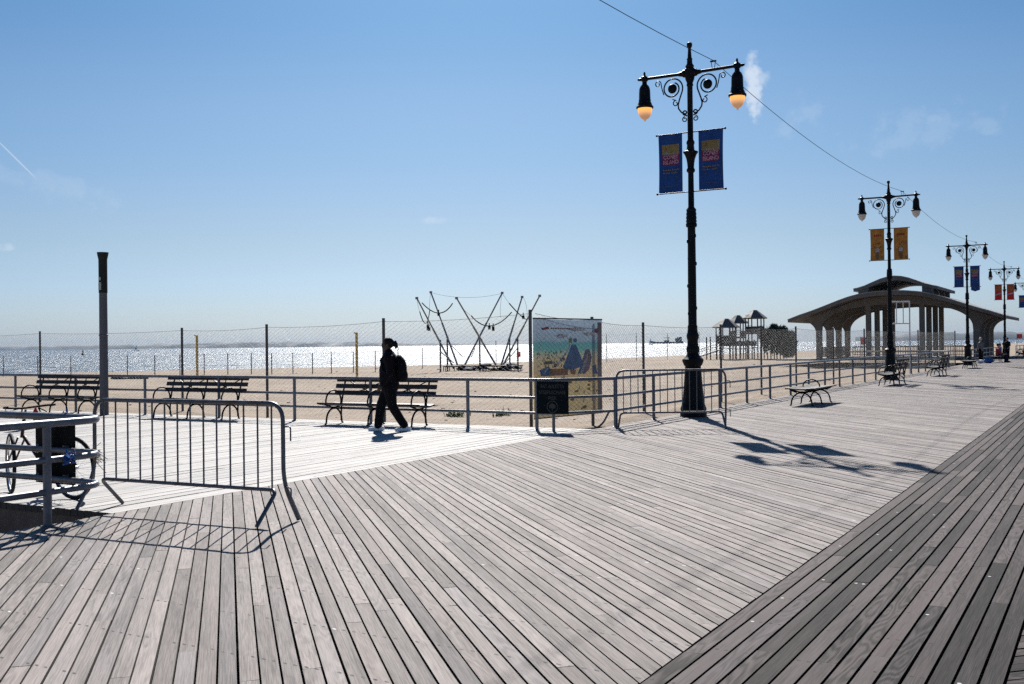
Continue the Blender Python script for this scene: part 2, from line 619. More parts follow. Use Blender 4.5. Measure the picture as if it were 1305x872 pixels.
def lengths(a, b, lo, hi):
    s, out = a - rng.uniform(0, hi), []
    while s < b:
        e = s + rng.uniform(lo, hi)
        out.append((max(s, a), min(e, b)))
        s = e
    return [(p, q) for p, q in out if q - p > .04]


def straight_deck(name, x0, x1, y0, y1, along, mat, pitch=.101, gap=.011, lo=2.4, hi=4.6):
    p = Planks()
    A, B, C, D = (x0, x1, y0, y1) if along == 'x' else (y0, y1, x0, x1)
    d, n = ((1, 0), (0, 1)) if along == 'x' else ((0, 1), (-1, 0))
    k = int((D - C) / pitch + .001)
    pit = (D - C) / k
    for i in range(k):
        c = C + (i + .5) * pit
        o = (0, c) if along == 'x' else (c, 0)
        z = rng.uniform(-.002, .002)
        for s, e in lengths(A, B, lo, hi):
            p.plank(o, d, n, s + .002, s + .002, e - .002, e - .002, pit - gap * rng.uniform(.8, 1.25), z + rng.uniform(-.0008, .0008), .07)
    return p.build(name, mat)


def diagonal_deck(name, x0, x1, y0, y1, sign, mat, pitch=.101, gap=.012):
    """planks at 45 degrees; sign +1 runs towards +x +y, -1 towards +x -y"""
    p = Planks()
    q = math.sqrt(.5)
    d, n = (q, q * sign), (-q * sign, q)
    W = y1 - y0
    step = pitch / q
    x = x0 - W
    while x < x1:
        # centre line leaves y0 (or y1 when sign is -1) at x
        ys, ye = (y0, y1) if sign > 0 else (y1, y0)
        o = (x, ys)
        w = pitch - gap * rng.uniform(.75, 1.3)
        h = w / 2
        L = W / q
        off = h * (1 if sign > 0 else -1)
        # the edge at -h meets the border off later or earlier along the plank
        ea, eb = off, -off
        z = rng.uniform(-.002, .002)
        for s, e in lengths(0, L, 2.2, 4.6):
            sa, sb = (s + ea, s + eb) if s <= 1e-6 else (s + .002, s + .002)
            fa, fb = (e + ea, e + eb) if e >= L - 1e-6 else (e - .002, e - .002)
            p.plank(o, d, n, sa, sb, fa, fb, w, z + rng.uniform(-.0008, .0008), .07)
        x += step
    return p.build(name, mat)


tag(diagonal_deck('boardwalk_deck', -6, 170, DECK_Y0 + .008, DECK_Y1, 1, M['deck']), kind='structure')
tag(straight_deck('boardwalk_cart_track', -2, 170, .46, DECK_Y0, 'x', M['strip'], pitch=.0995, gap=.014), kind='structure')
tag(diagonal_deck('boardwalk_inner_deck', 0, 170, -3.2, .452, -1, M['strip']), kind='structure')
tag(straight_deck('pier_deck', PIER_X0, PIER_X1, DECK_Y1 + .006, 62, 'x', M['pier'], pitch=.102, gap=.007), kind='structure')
mb = MB()
mb.box((335, 4.2, -.03), (329.9, 8.5, .05))
tag(mb.build('far_boardwalk', M['deck']), kind='structure')
# joists and fascia boards under the deck
mb = MB()
for i in range(60):
    mb.box((-2 + i * 1.25, 2.65, -.145), (.09, 11.4, .2))
for i in range(0):
    pass
mb.box((-3.0, 8.36, -.22), (19.6, .06, .34))
mb.box((94, 8.36, -.22), (152, .06, .34))
mb.box((PIER_X0 + .05, 35.3, -.21), (.06, 53.4, .33))
mb.box((PIER_X1 - .05, 35.3, -.21), (.06, 53.4, .33))
for i in range(16):
    mb.box((12.3, 8.75 + i * 1.2, -.145), (10.6, .09, .2))
tag(mb.build('deck_framing', M['joist']), kind='structure')

# ------------------------------------------------------------------ sand, sea, far shores
CREST = [(-400, 112), (40, 104), (66, 97), (85, 82), (100, 73), (154, 66), (300, 66), (600, 54), (900, 40)]


def crest(x):
    for (a, b), (c, d) in zip(CREST, CREST[1:]):
        if x <= c:
            return b + (d - b) * (x - a) / (c - a)
    return CREST[-1][1]


def sandz(x, y):
    c = crest(x)
    z = -.72
    if y > c - 4:
        t = y - (c - 4)
        z -= min(t * t * .006, .03 * t + .05)
    if y < 60:
        z += .028 * math.sin(x * .9 + 1.7 * math.sin(y * .5)) * math.sin(y * .8 + x * .3) + .02 * math.sin(x * 2.1 - y * 1.7)
    if y > 20:
        z += .05 * math.sin(x * .11 + y * .05) * math.sin(y * .09)
    return z


xs = [-300, -120, -50, -25, -12] + [i * .8 for i in range(-5, 90)] + [72 + i * 4 for i in range(1, 30)] + [200, 240, 290, 350, 430, 520, 640, 780, 900]
ys = [-60, -20, -6, 0, 4, 7] + [8 + i * .8 for i in range(28)] + [31 + i * 2.5 for i in range(38)] + [130, 145, 170]
vs = [(x, y, sandz(x, y)) for x in xs for y in ys]
ny = len(ys)
fs = [(i * ny + j, (i + 1) * ny + j, (i + 1) * ny + j + 1, i * ny + j + 1) for i in range(len(xs) - 1) for j in range(ny - 1)]
tag(MB().add(vs, fs).build('beach_sand', M['sand'], smooth=60), kind='structure')
mb = MB()
mb.add([(-6000, 40, -2.1), (14000, -3000, -2.1), (14000, 12000, -2.1), (-6000, 12000, -2.1)], [(0, 1, 2, 3)])
tag(mb.build('sea', M['water']), kind='structure')


def shore(name, pxs, d, seed):
    """low wooded land across the bay, as a long ridge with real depth"""
    r = random.Random(seed)
    mb = MB()
    n = len(pxs)
    vs = []
    for px, h in pxs:
        for dd, hh in ((0, -3), (60, h * .55), (260, h), (900, h * .7), (1500, -3)):
            x, y, _ = at(px, d + dd)
            vs.append((x, y, hh * (1 + r.uniform(-.1, .1)) if hh > 0 else hh))
    fs = [(i * 5 + k, i * 5 + k + 1, (i + 1) * 5 + k + 1, (i + 1) * 5 + k) for i in range(n - 1) for k in range(4)]
    return tag(mb.add(vs, fs).build(name, M['hill'], smooth=70), kind='structure')


def prof(a, b, n, fn, seed):
    r = random.Random(seed)
    return [(a + (b - a) * i / n, max(1., fn(i / n) * (1 + r.uniform(-.16, .16)))) for i in range(n + 1)]


shore('far_shore_hills', prof(-160, 660, 90, lambda t: 16 + 26 * math.exp(-((t - .56) / .2) ** 2) + 8 * math.sin(t * 9) * (1 - t) - 14 * max(0, t - .78) / .22, 3), 7600, 1)
shore('east_shore_hills', prof(1090, 1420, 40, lambda t: 22 + 26 * min(1, t * 2.4), 5), 6400, 2)

# ------------------------------------------------------------------ railings
RH = .93


def railing(label, path, posts, h=RH, group='pipe railings round the decks', rad=.029, corner=.22):
    """path: ground polyline; posts: list of ground points"""
    o = Vector(path[0])
    t = thing('pipe_railing', label, 'railing', o, 0, group)
    for nm, z, r in (('top_rail', h, rad * 1.12), ('middle_rail', h * .645, rad * .92), ('lower_rail', h * .335, rad * .92)):
        pts = fillet([Vector((p[0], p[1], z)) - Vector((o.x, o.y, 0)) for p in path], corner)
        MB().tube(pts, r, 10).build(nm, M['rail'], t, 50)
    me = None
    for p in posts:
        loc = (p[0] - o.x, p[1] - o.y, 0)
        if me is None:
            mb = MB()
            mb.tube([(0, 0, -.04), (0, 0, h - .01)], rad * 1.15, 10)
            mb.lathe([(.062, .0), (.062, .012), (.036, .018)], 10)
            me = mb.build('post', M['rail'], t, 50)
            me.location = loc
        else:
            c = me.copy()
            COL.objects.link(c)
            c.parent, c.location = t, loc
    return t


def along(a, b, n):
    a, b = Vector(a), Vector(b)
    return [tuple(a + (b - a) * i / n) for i in range(n + 1)]


RY = 8.34
# pier side, with the chamfered corner by the park sign
pierA, pierB = (17.2, 9.1, 0), (17.95, 40, 0)
railing('grey pipe railing running seaward behind the three pier benches', [(18.36, RY - .08, 0), pierA, pierB],
        [(18.36, RY - .06, 0), (17.19, 9.35, 0)] + [(17.2 + .0243 * (y - 9.1), y, 0) for y in (10.9, 13.3, 15.4, 17.7, 20.2, 22.8, 25.3, 28, 31, 34, 37)])
railing('long grey pipe railing along the sea edge of the boardwalk behind the lamp posts', [(18.36 + .07, RY, 0), (65.3, RY, 0)],
        [(20.43 + i * 2.13, RY, 0) for i in range(22)])
railing('grey ramp railing dropping to the beach beside the third lamp post', [(65.6, RY, 0), (66.2, RY + 1.2, 0), (67.2, RY + 6, 0)],
        [(65.62, RY + .05, 0), (66.2, RY + 1.2, 0), (66.75, RY + 3.6, 0)])
railing('distant grey pipe railing in front of the shelter behind the standing man', [(74.0, RY, 0), (98.0, RY, 0)], [(74.0 + i * 2.4, RY, 0) for i in range(11)])
railing('far dark pipe railing past the shelter at the right edge', [(113, RY, 0), (168, RY, 0)], [(113 + i * 5, RY, 0) for i in range(12)])
railing('grey pipe railing bent round the near left deck corner above the pit', [(-4, RY + .02, 0), (PIER_X0 - .12, RY + .02, 0), (PIER_X0 - .12, 30, 0)],
        [(-.4, RY + .02, 0), (2.9, RY + .02, 0), (6.12, RY + .02, 0), (PIER_X0 - .12, 9.25, 0), (PIER_X0 - .12, 11.8, 0), (PIER_X0 - .12, 14.4, 0), (PIER_X0 - .12, 17, 0)],
        rad=.033, corner=.3)


# ------------------------------------------------------------------ crowd barriers
def barrier(label, a, b, h=1.09):
    """a, b: ground points under the two ends"""
    a, b = Vector((*a, 0)), Vector((*b, 0))
    d = b - a
    L = d.length
    t = thing('crowd_barrier', label, 'barrier', a, math.atan2(d.y, d.x), 'steel crowd barriers')
    sp, lo, hw = -.29, .30, .0
    r = .0195
    # outer hoop: its feet splay to opposite sides
    hoop = [(-.03, sp * .7, .015), (0, .0, .36), (0, 0, h), (L, 0, h), (L, 0, .36), (L + .03, -sp * .6, .015)]
    pts = fillet(hoop, .17, 7)
    MB().tube(pts, r, 10).build('hoop_frame', M['galv'], t, 50)
    low = fillet([(.07, -sp, .015), (.075, 0, lo), (.075 + .25, 0, lo), (L - .25, 0, lo), (L - .075, 0, lo), (L - .07, sp, .015)], .09, 6)
    MB().tube(low, r * .95, 10).build('lower_frame', M['galv'], t, 50)
    n = 14
    first = None
    for i in range(n):
        x = .13 + (L - .26) * i / (n - 1)
        if first is None:
            first = MB().tube([(0, 0, lo), (0, 0, h)], .0085, 8).build('bar', M['galv'], t, 50)
            first.location = (x, 0, 0)
        else:
            c = first.copy()
            COL.objects.link(c)
            c.parent, c.location = t, (x, 0, 0)
    for z in (.88, .33):
        MB().tube(fillet([(L + .01, 0, z), (L + .085, 0, z), (L + .085, 0, z - .13)], .025, 4), .007, 8).build('hook', M['galv'], t, 50)
    return t


barrier('grey steel crowd barrier standing nearest across the pier entrance', (7.06, 8.90), (7.20, 6.53))
barrier('grey steel crowd barrier in front of the nearest lamp post base', (17.93, 8.06), (19.02, 6.32))


# ------------------------------------------------------------------ benches
def slats(rows, length, mat, name, parent):
    """rows: (x, z, width, thickness, tilt)"""
    p = Planks()
    # planks lie along local y; built flat then tilted
    o = None
    vs, fs, uv, rn = [], [], [], []
    for (x, z, w, th, tilt) in rows:
        r = (rng.random(), rng.random(), rng.random(), 1)
        uo = rng.uniform(0, 20)
        ct, st = math.cos(tilt), math.sin(tilt)
        k = len(vs)
        cs = []
        for yy in (-length / 2, length / 2):
            for (a, b) in ((-w / 2, -th / 2), (w / 2, -th / 2), (w / 2, th / 2), (-w / 2, th / 2)):
                vs.append((x + a * ct - b * st, yy, z + a * st + b * ct))
                cs.append((yy + uo, a + b))
        for f in ((0, 1, 2, 3), (7, 6, 5, 4), (0, 4, 5, 1), (1, 5, 6, 2), (2, 6, 7, 3), (3, 7, 4, 0)):
            fs.append(tuple(k + i for i in f))
            for i in f:
                uv.append(cs[i])
                rn.append(r)
    p.v, p.f, p.uv, p.rn = vs, fs, uv, rn
    return p.build(name, mat, parent)


def flat_tube(mb, pts, w, h):
    """iron strap of the bench frames: an elliptical bar"""
    mb.tube(pts, w, 8)


def bench_frame(back=True):
    """local x runs from the seat front (0) to the back (.56), z up"""
    mb = MB()
    q = lambda x, z: (x, 0, z)
    # legs: a round arch under the seat, flaring into feet
    leg = [(-.03, .012), (.005, .02), (.012, .06)]
    a = [(.265 + .25 * math.cos(PI - PI * i / 16), .07 + .255 * math.sin(PI - PI * i / 16)) for i in range(17)]
    leg += a[1:-1] + [(.518, .06), (.525, .02), (.56, .012)]
    mb.tube([q(*p) for p in leg], .019, 8)
    # seat cradle: a dished bar
    mb.tube([q(-.02, .405), q(.06, .385), q(.2, .345), q(.3, .338), q(.42, .355), q(.52, .385)], .017, 8)
    mb.tube([q(.20, .33), q(.33, .33)], .03, 8)
    if back:
        # back post
        mb.tube([q(.50, .06), q(.505, .25), q(.525, .42), q(.565, .60), q(.63, .80), q(.66, .90)], .018, 8)
    return mb


def arm_hoop(x0, x1, z, hh):
    mb = MB()
    c, r = (x0 + x1) / 2, (x1 - x0) / 2
    pts = [(x0 + .01, 0, z - .04)] + [(c + r * math.cos(PI - PI * i / 16), 0, z + hh * math.sin(PI - PI * i / 16)) for i in range(17)] + [(x1 - .01, 0, z - .04)]
    return mb.tube(pts, .017, 8)


def make_bench(label, loc, rz, group, L=2.5):
    t = thing('park_bench', label, 'bench', loc, rz, group)
    fr = []
    for y in (-L / 2 + .2, 0, L / 2 - .2):
        f = bench_frame().build('iron_frame', M['iron'], t, 55, loc=(0, y, 0))
        arm_hoop(.0, .50, .46, .235).build('arm_hoop', M['iron'], f, 55)
        fr.append(f)
    slats([(.0, .425, .085, .032, -.25), (.10, .405, .09, .03, -.12), (.2, .392, .09, .03, -.04), (.3, .39, .09, .03, .03), (.4, .397, .09, .03, .1), (.49, .412, .075, .03, .2)],
          L, M['benchwood'], 'seat', t)
    slats([(.565, .63, .088, .032, 1.24), (.608, .765, .088, .032, 1.24), (.65, .90, .088, .032, 1.24)], L, M['benchwood'], 'backrest', t)
    mb = MB()
    for y0, y1 in ((-L / 2 + .22, -.05), (.05, L / 2 - .22)):
        for a, b in (((.59, y0, .60), (.69, y1, .90)), ((.69, y0, .90), (.59, y1, .60))):
            m = [(Vector(a).lerp(Vector(b), i / 10) + Vector((0, 0, -.05 * math.sin(PI * i / 10)))) for i in range(11)]
            mb.tube(m, .011, 6)
        mb.tube([(.585, (y0 + y1) / 2, .58), (.69, (y0 + y1) / 2, .92)], .012, 6)
    mb.tube([(.27, -L / 2 + .2, .315), (.27, L / 2 - .2, .315)], .010, 6)
    mb.build('cross_brace', M['iron'], t, 55)
    return t


def make_flat_bench(label, loc, rz, group, L=2.35):
    t = thing('backless_bench', label, 'bench', loc, rz, group)
    for y in (-L / 2 + .22, 0, L / 2 - .22):
        f = bench_frame(False).build('iron_frame', M['iron'], t, 55, loc=(0, y, 0))
        mb = MB()
        for sx in (-1, 1):
            mb.tube([(.27 + sx * .12, 0, .33), (.27 + sx * .24, 0, .37), (.27 + sx * .32, 0, .43)], .016, 8)
        mb.build('bracket', M['iron'], f, 55)
        if y == 0:
            arm_hoop(.06, .48, .45, .17).build('arm_hoop', M['iron'], f, 55)
    slats([(-.04 + .105 * i, .43 - .02 * math.sin(PI * i / 6), .092, .032, 0) for i in range(7)], L, M['benchwood'], 'seat', t)
    return t


PB = 'backed benches along the pier railing'
b1 = make_bench('dark slatted park bench directly behind the walking woman', (16.74, 12.95, 0), R(1.2), PB)
dup(b1, (16.80, 18.08, 0), R(1.2), 'dark slatted park bench seen through the bars of the nearest crowd barrier')
dup(b1, (16.86, 22.93, 0), R(1.2), 'dark slatted park bench farthest left, beside the tall grey pole')
WB = 'benches along the boardwalk railing'
dup(b1, (39.55, 7.22, 0), R(-90), 'backed bench with dark slats beside the second lamp post')['group'] = WB
dup(b1, (50.0, 7.15, 0), R(-90), 'backed bench seen end-on between the second and third lamp posts')['group'] = WB
fb1 = make_flat_bench('backless dark bench with a middle arm hoop, closest on the boardwalk', (27.05, 7.0, 0), R(-90), WB)
dup(fb1, (63.2, 7.25, 0), R(-90), 'small distant backless bench left of the third lamp post base')
dup(fb1, (79.6, 7.35, 0), R(-90), 'far backless bench under the seated person in red')
dup(b1, (100.5, 7.3, 0), R(-90), 'distant dark bench just beyond the fourth lamp post')['group'] = WB
dup(b1, (107.5, 7.3, 0), R(-90), 'farthest dark bench at the right edge of the photo')['group'] = WB


# ------------------------------------------------------------------ lamp posts
LY = 7.9
POLE = [(.095, 1.96), (.092, 2.0), (.090, 3.0), (.084, 4.08), (.118, 4.10), (.120, 4.16), (.105, 4.18), (.118, 4.22), (.106, 4.25), (.116, 4.30), (.104, 4.33),
        (.112, 4.38), (.100, 4.41), (.108, 4.47), (.066, 4.52), (.060, 5.26), (.088, 5.29), (.092, 5.33), (.070, 5.37), (.076, 5.46), (.092, 5.56), (.125, 5.65),
        (.160, 5.70), (.160, 5.72), (.085, 5.75), (.075, 5.86), (.088, 5.90), (.088, 5.93), (.062, 5.98), (.058, 7.12), (.075, 7.16), (.062, 7.2), (.095, 7.28), (.105, 7.34)]
BASE = [(.285, 0), (.285, .10), (.27, .13), (.28, .17), (.262, .22), (.235, .30), (.222, .45), (.198, .70), (.178, .98), (.168, 1.08), (.20, 1.12), (.228, 1.20), (.226, 1.24),
        (.175, 1.28), (.150, 1.31), (.122, 1.36), (.136, 1.42), (.138, 1.48), (.118, 1.54), (.112, 1.64), (.128, 1.70), (.130, 1.76), (.112, 1.82), (.102, 1.92), (.108, 1.96)]


def spiral(c, r0, r1, a0, a1, n, sgn):
    out = []
    for i in range(n + 1):
        t = i / n
        a = a0 + (a1 - a0) * t
        r = r0 + (r1 - r0) * t
        out.append((0, sgn * (c[0] + r * math.cos(a)), c[1] + r * math.sin(a)))
    return out


def scroll_mesh(sgn):
    """ironwork bracket; y local is the arm axis, image right is -y"""
    mb = MB()
    c = (.40, 7.13)
    # outer C of the big spiral winding in, continued by the stem to the pole
    sp = spiral(c, .235, .135, PI, PI - 2 * PI * 1.18, 46, sgn)
    stem = [(.075, 6.50), (.13, 6.545), (.205, 6.60), (.262, 6.68), (.272, 6.76), (.245, 6.86), (.205, 6.97), (.172, 7.06)]
    mb.tube([(0, sgn * y, z) for y, z in stem] + sp, .017, 8)
    mb.add(*disc_ball(c, .105, sgn))
    # small curls
    mb.tube([(0, sgn * .60, 7.02), (0, sgn * .635, 7.13), (0, sgn * .66, 7.25)] + spiral((.735, 7.27), .075, .03, PI, PI - 2 * PI * 1.1, 24, sgn), .012, 6)
    mb.tube([(0, sgn * .40, 6.90), (0, sgn * .33, 6.87)] + spiral((.325, 6.80), .07, .025, PI / 2 + .2, PI / 2 + .2 - 2 * PI * 1.0, 24, sgn), .012, 6)
    mb.tube(spiral((.115, 6.575), .055, .02, -PI / 2, -PI / 2 + 2 * PI * 1.2, 24, sgn), .016, 6)
    mb.tube(spiral((.12, 6.43), .06, .025, PI / 2, PI / 2 - 2 * PI * 1.15, 24, sgn), .012, 6)
    return mb


def disc_ball(c, r, sgn):
    t = MB()
    t.ball((0, sgn * c[0], c[1]), (.05, r, r), 16, 8)
    return t.v, t.f


def lamp(label, x, lit):
    t = thing('street_lamp', label, 'street lamp', (x, LY, 0), 0, 'twin-armed street lamps along the boardwalk')
    MB().lathe(BASE, 16).build('base', M['iron'], t, 40)
    mb = MB().lathe(POLE, 16)
    for i in range(16):            # cast buds winding round the shaft
        z = 2.1 + i * .12
        a = i * 2.4
        mb.ball((.088 * math.cos(a), .088 * math.sin(a), z), (.022, .022, .045), 6, 5)
    mb.build('pole', M['iron'], t, 40)
    MB().lathe([(.105, 7.34), (.115, 7.38), (.115, 7.50), (.085, 7.53), (.095, 7.57), (.062, 7.62), (.055, 7.70), (.066, 7.72), (.045, 7.75), (.034, 7.92), (.036, 7.96), (.055, 7.985),
                (.062, 8.03), (.05, 8.07), (.02, 8.085)], 14).build('finial', M['iron'], t, 40)
    for s in (1, -1):
        mb = MB()
        mb.tube([(0, s * .08, 7.42), (0, s * 1.17, 7.43)], .034, 10)
        mb.tube([(0, s * .09, 7.42), (0, s * .15, 7.42), (0, s * .16, 7.42), (0, s * .26, 7.42)], [.085, .08, .06, .04], 10)
        mb.ball((0, s * 1.19, 7.43), .028, 8, 6)
        mb.build('arm', M['iron'], t, 50)
        scroll_mesh(s).build('scroll', M['iron'], t, 50)
        h = MB().lathe([(.182, -.655), (.19, -.64), (.19, -.61), (.165, -.585), (.15, -.54), (.132, -.50), (.136, -.47), (.128, -.45), (.124, -.30), (.118, -.22), (.095, -.16), (.055, -.12),
                        (.05, -.06), (.075, -.04), (.082, .0), (.075, .04), (.045, .06), (.022, .09), (.026, .12), (.014, .155)], 16)
        h = h.build('lamp_head', M['iron'], t, 40, loc=(0, s * 1.05, 7.43))
        MB().lathe([(.008, -.285), (.022, -.268), (.02, -.25), (.05, -.235), (.09, -.205), (.128, -.15), (.152, -.08), (.162, -.01), (.162, .01)], 18).build('globe', M['globe_on' if lit else 'globe_off'], h, 60, loc=(0, 0, -.655))
    if x < 100:                    # insulator that carries the cable
        mb = MB()
        for q in (-.03, .03):
            mb.tube([(0, -.53 + q * .8, 7.44), (0, -.53 + q * 1.6, 7.60)], .007, 6)
        mb.box((0, -.53, 7.60), (.04, .13, .03))
        mb.build('cable_bracket', M['iron'], t)
    return t


LAMP_X = [21.6, 44.6, 70.5, 96.0, 121.5]
l1 = lamp('black ornate street lamp nearest the camera with two lit amber globes', LAMP_X[0], True)
l2 = lamp('black ornate street lamp carrying two amber yellow banners', LAMP_X[1], False)
dup(l2, (LAMP_X[2], LY, 0), None, 'black ornate street lamp with blue banners before the right end of the shelter roof')
dup(l2, (LAMP_X[3], LY, 0), None, 'small distant black street lamp carrying two red banners')
dup(l2, (LAMP_X[4], LY, 0), None, 'farthest black street lamp, cut off by the right edge of the photo')

# overhead cable strung from lamp to lamp
mb = MB()
knots = [(-3.0, 7.37, 7.6)] + [(x, LY - .53, 7.615) for x in LAMP_X] + [(147, LY - .53, 7.6)]
pts = []
for a, b in zip(knots, knots[1:]):
    for i in range(16):
        k = i / 16
        pts.append((a[0] + (b[0] - a[0]) * k, a[1] + (b[1] - a[1]) * k, a[2] + (b[2] - a[2]) * k - .42 * 4 * k * (1 - k)))
pts.append(knots[-1])
tag(mb.tube(pts, .0068, 6).build('overhead_cable', M['rubber']), 'thin dark cable sagging from lamp to lamp across the sky', 'cable')


# ------------------------------------------------------------------ lettering
def text_mesh(body, size, width=None, bold=0.0, extrude=.0015):
    cu = bpy.data.curves.new('lettering', 'FONT')
    cu.body, cu.size, cu.align_x, cu.align_y = body, size, 'CENTER', 'CENTER'
    cu.extrude, cu.offset = extrude, bold
    o = bpy.data.objects.new('lettering', cu)
    COL.objects.link(o)
    bpy.context.view_layer.update()
    me = bpy.data.meshes.new_from_object(o.evaluated_get(bpy.context.evaluated_depsgraph_get()))
    bpy.data.objects.remove(o)
    v = [tuple(p.co) for p in me.vertices]
    f = [tuple(p.vertices) for p in me.polygons]
    bpy.data.meshes.remove(me)
    if width and v:
        x0, x1 = min(p[0] for p in v), max(p[0] for p in v)
        k = width / (x1 - x0)
        v = [(p[0] * k, p[1], p[2]) for p in v]
    return v, f


def put(mb, vf, fn, ox, oz):
    """place 2-D lettering on the plane given by fn(u, w, lift)"""
    v, f = vf
    mb.add([fn(p[0] + ox, p[1] + oz, p[2]) for p in v], f)


# ------------------------------------------------------------------ banners
BZ0, BZ1, BS0, BS1 = 4.87, 6.13, .185, .735


def banner(label, x, side, style, group='banners hung from the lamp posts'):
    """side -1: image right (towards -y); the printed face looks down the boardwalk at -x"""
    t = thing('street_banner', label, 'banner', (x, LY, 0), 0, group)
    yc = side * (BS0 + BS1) / 2
    w, h = BS1 - BS0, BZ1 - BZ0
    zc = (BZ0 + BZ1) / 2
    bend = .035 if side > 0 else .02

    def fn(u, v, lift):            # u to image right, v up
        k = min(1, abs(v) / (h / 2))
        return (-.012 - lift + bend * math.cos(u / w * PI) * (1 - k * k) , yc - u * (1 - .0 * k) + side * -.012 * (1 - k * k) * (1 if u * -side > 0 else 0), zc + v)
    nu, nv = 8, 18
    ext = .16 if style == 'pennant' else 0
    vs, fs = [], []
    for lift in (0, -.003):
        for i in range(nu + 1):
            for j in range(nv + 1):
                u, v = -w / 2 + w * i / nu, -h / 2 + h * j / nv
                if ext and j == 0:
                    pass
                vs.append(fn(u, v, lift))
    N = (nu + 1) * (nv + 1)
    for i in range(nu):
        for j in range(nv):
            a = i * (nv + 1) + j
            fs.append((a, a + nv + 1, a + nv + 2, a + 1))
            fs.append((N + a, N + a + 1, N + a + nv + 2, N + a + nv + 1))
    base = {'coney': 'b_blue', 'pennant': 'b_blue', 'amber': 'b_amber', 'red': 'b_red'}[style]
    cl = MB().add(vs, fs).build('cloth', M[base], t, 60)
    if ext:
        MB().prism([(-w / 2 + .04, -h / 2 - .02), (-w / 2 + .04, -h / 2 - .22), (.0, -h / 2 - .31), (w / 2, -h / 2 - .22), (w / 2, -h / 2 - .02)], 0, .004, fn).build('pennant_tail', M['b_blue'], t)
    for z in (BZ1 + .012, BZ0 - .012):
        rods = MB()
        rods.tube([(0, side * .05, z), (0, side * (BS1 + .035), z)], .013, 8)
        rods.ball((0, side * (BS1 + .04), z), .026, 8, 6)
        rods.build('rod', M['iron'], t, 50)

    def patch(name, mat, u0, u1, v0, v1, lift=.004):
        n = 6
        m = MB()
        vs = [fn(u0 + (u1 - u0) * i / n, v, lift) for i in range(n + 1) for v in [v0 + (v1 - v0) * j / 4 for j in range(5)]]
        m.add(vs, [(i * 5 + j, (i + 1) * 5 + j, (i + 1) * 5 + j + 1, i * 5 + j + 1) for i in range(n) for j in range(4)])
        return m.build(name, M[mat], cl, 60)
    if style in ('coney', 'pennant'):
        patch('gold_panel', 'b_gold', -w * .37, w * .37, h * .16, h * .335)
        patch('magenta_panel', 'b_mag', -w * .37, w * .37, -h * .02, h * .16)
        m = MB()
        put(m, text_mesh('CONEY', .118, w * .66, .004), fn2(fn, .008), 0, h * .115)
        put(m, text_mesh('ISLAND', .118, w * .66, .004), fn2(fn, .008), 0, h * .027)
        m.build('lettering', M['b_pink'], cl)
        m = MB()                   # skyline teeth at the panel's right edge and a few figures
        for k in range(5):
            m.prism(rect(w * .30, w * .37, h * (.185 + .032 * k), h * (.20 + .032 * k)), .007, .008, fn)
        for k in range(5):
            u = -w * .33 + k * w * .105
            m.prism([(u, h * .162), (u + w * .075, h * .162), (u + w * .06, h * (.185 + .02 * ((k * 2) % 3))), (u + w * .02, h * (.178 + .02 * ((k * 2) % 3)))], .007, .008, fn)
        m.build('printed_figures', M['b_cream'], cl)
        m = MB()
        m.prism([(-w * .23, h * .24), (-w * .17, h * .24), (-w * .17, h * .28), (-w * .2, h * .30), (-w * .23, h * .28)], .007, .008, fn)
        m.build('printed_mark', M['b_brown'], cl)
        r = random.Random(5)
        m = MB()                   # two lines of dull gold small print, too blurred to read
        for v, segs in ((-h * .105, 2), (-h * .155, 2)):
            u = -w * .34
            for s_ in range(11):
                l = w * r.uniform(.03, .055)
                if s_ != 5:
                    m.prism(rect(u, u + l, v - h * .011, v + h * (.006 + .008 * (s_ % 3 == 0))), .007, .008, fn)
                u += l + w * .018
        m.build('small_print', M['b_gold'], cl)
        m = MB()
        for k in (-1, 1):
            m.prism([(k * w * .22 - w * .07, -h * .215 - h * .008 * k), (k * w * .22 + w * .06, -h * .235), (k * w * .22, -h * .243)], .007, .008, fn)
        u = -w * .36
        for s_ in range(20):
            l = w * r.uniform(.018, .03)
            m.prism(rect(u, u + l, -h * .385 - h * .006, -h * .385 + h * (.003 + .004 * (s_ % 4 == 0))), .007, .008, fn)
            u += l + w * .009
        m.build('web_line', M['b_dim'], cl)
        if ext:
            m = MB()
            m.prism([(-.03, -h / 2 - .17), (.05, -h / 2 - .17), (.05, -h / 2 - .10), (.01, -h / 2 - .08), (-.03, -h / 2 - .10)], .007, .008, fn)
            m.build('tail_mark', M['b_dim'], cl)
    elif style == 'amber':
        r = random.Random(int(x * 10) + side)
        m = MB()
        for k in range(26):
            u, v, q = r.uniform(-w * .4, w * .4), r.uniform(-h * .46, h * .1), r.uniform(.012, .03)
            m.prism([(u + q * math.cos(a * PI / 3), v + q * math.sin(a * PI / 3)) for a in range(6)], .007, .008, fn)
        m.prism([(u * w, v * h) for u, v in ((-.05, -.48), (-.16, -.36), (-.10, -.20), (-.17, -.16), (.0, -.10), (.14, -.17), (.08, -.22), (.13, -.38), (.06, -.48))], .009, .010, fn)
        m.build('printed_figure', M['b_brown'], cl)
        m = MB()
        m.prism([(u * w, v * h) for u, v in ((-.14, -.24), (.12, -.24), (.15, -.14), (.0, -.10), (-.15, -.14))], .012, .013, fn)
        m.build('figure_shirt', M['b_white'], cl)
        m = MB()
        for k in range(4):
            m.prism(rect(-w * .26 + k * w * .14, -w * .16 + k * w * .14, h * .27, h * .33), .007, .008, fn)
        m.prism([(.03 + .03 * math.cos(a * PI / 4), .05 + .03 * math.sin(a * PI / 4)) for a in range(8)], .007, .008, fn)
        m.build('red_print', M['b_red'], cl)
    else:
        patch('orange_panel', 'b_orange', -w * .34, w * .34, h * .05, h * .40)
        m = MB()
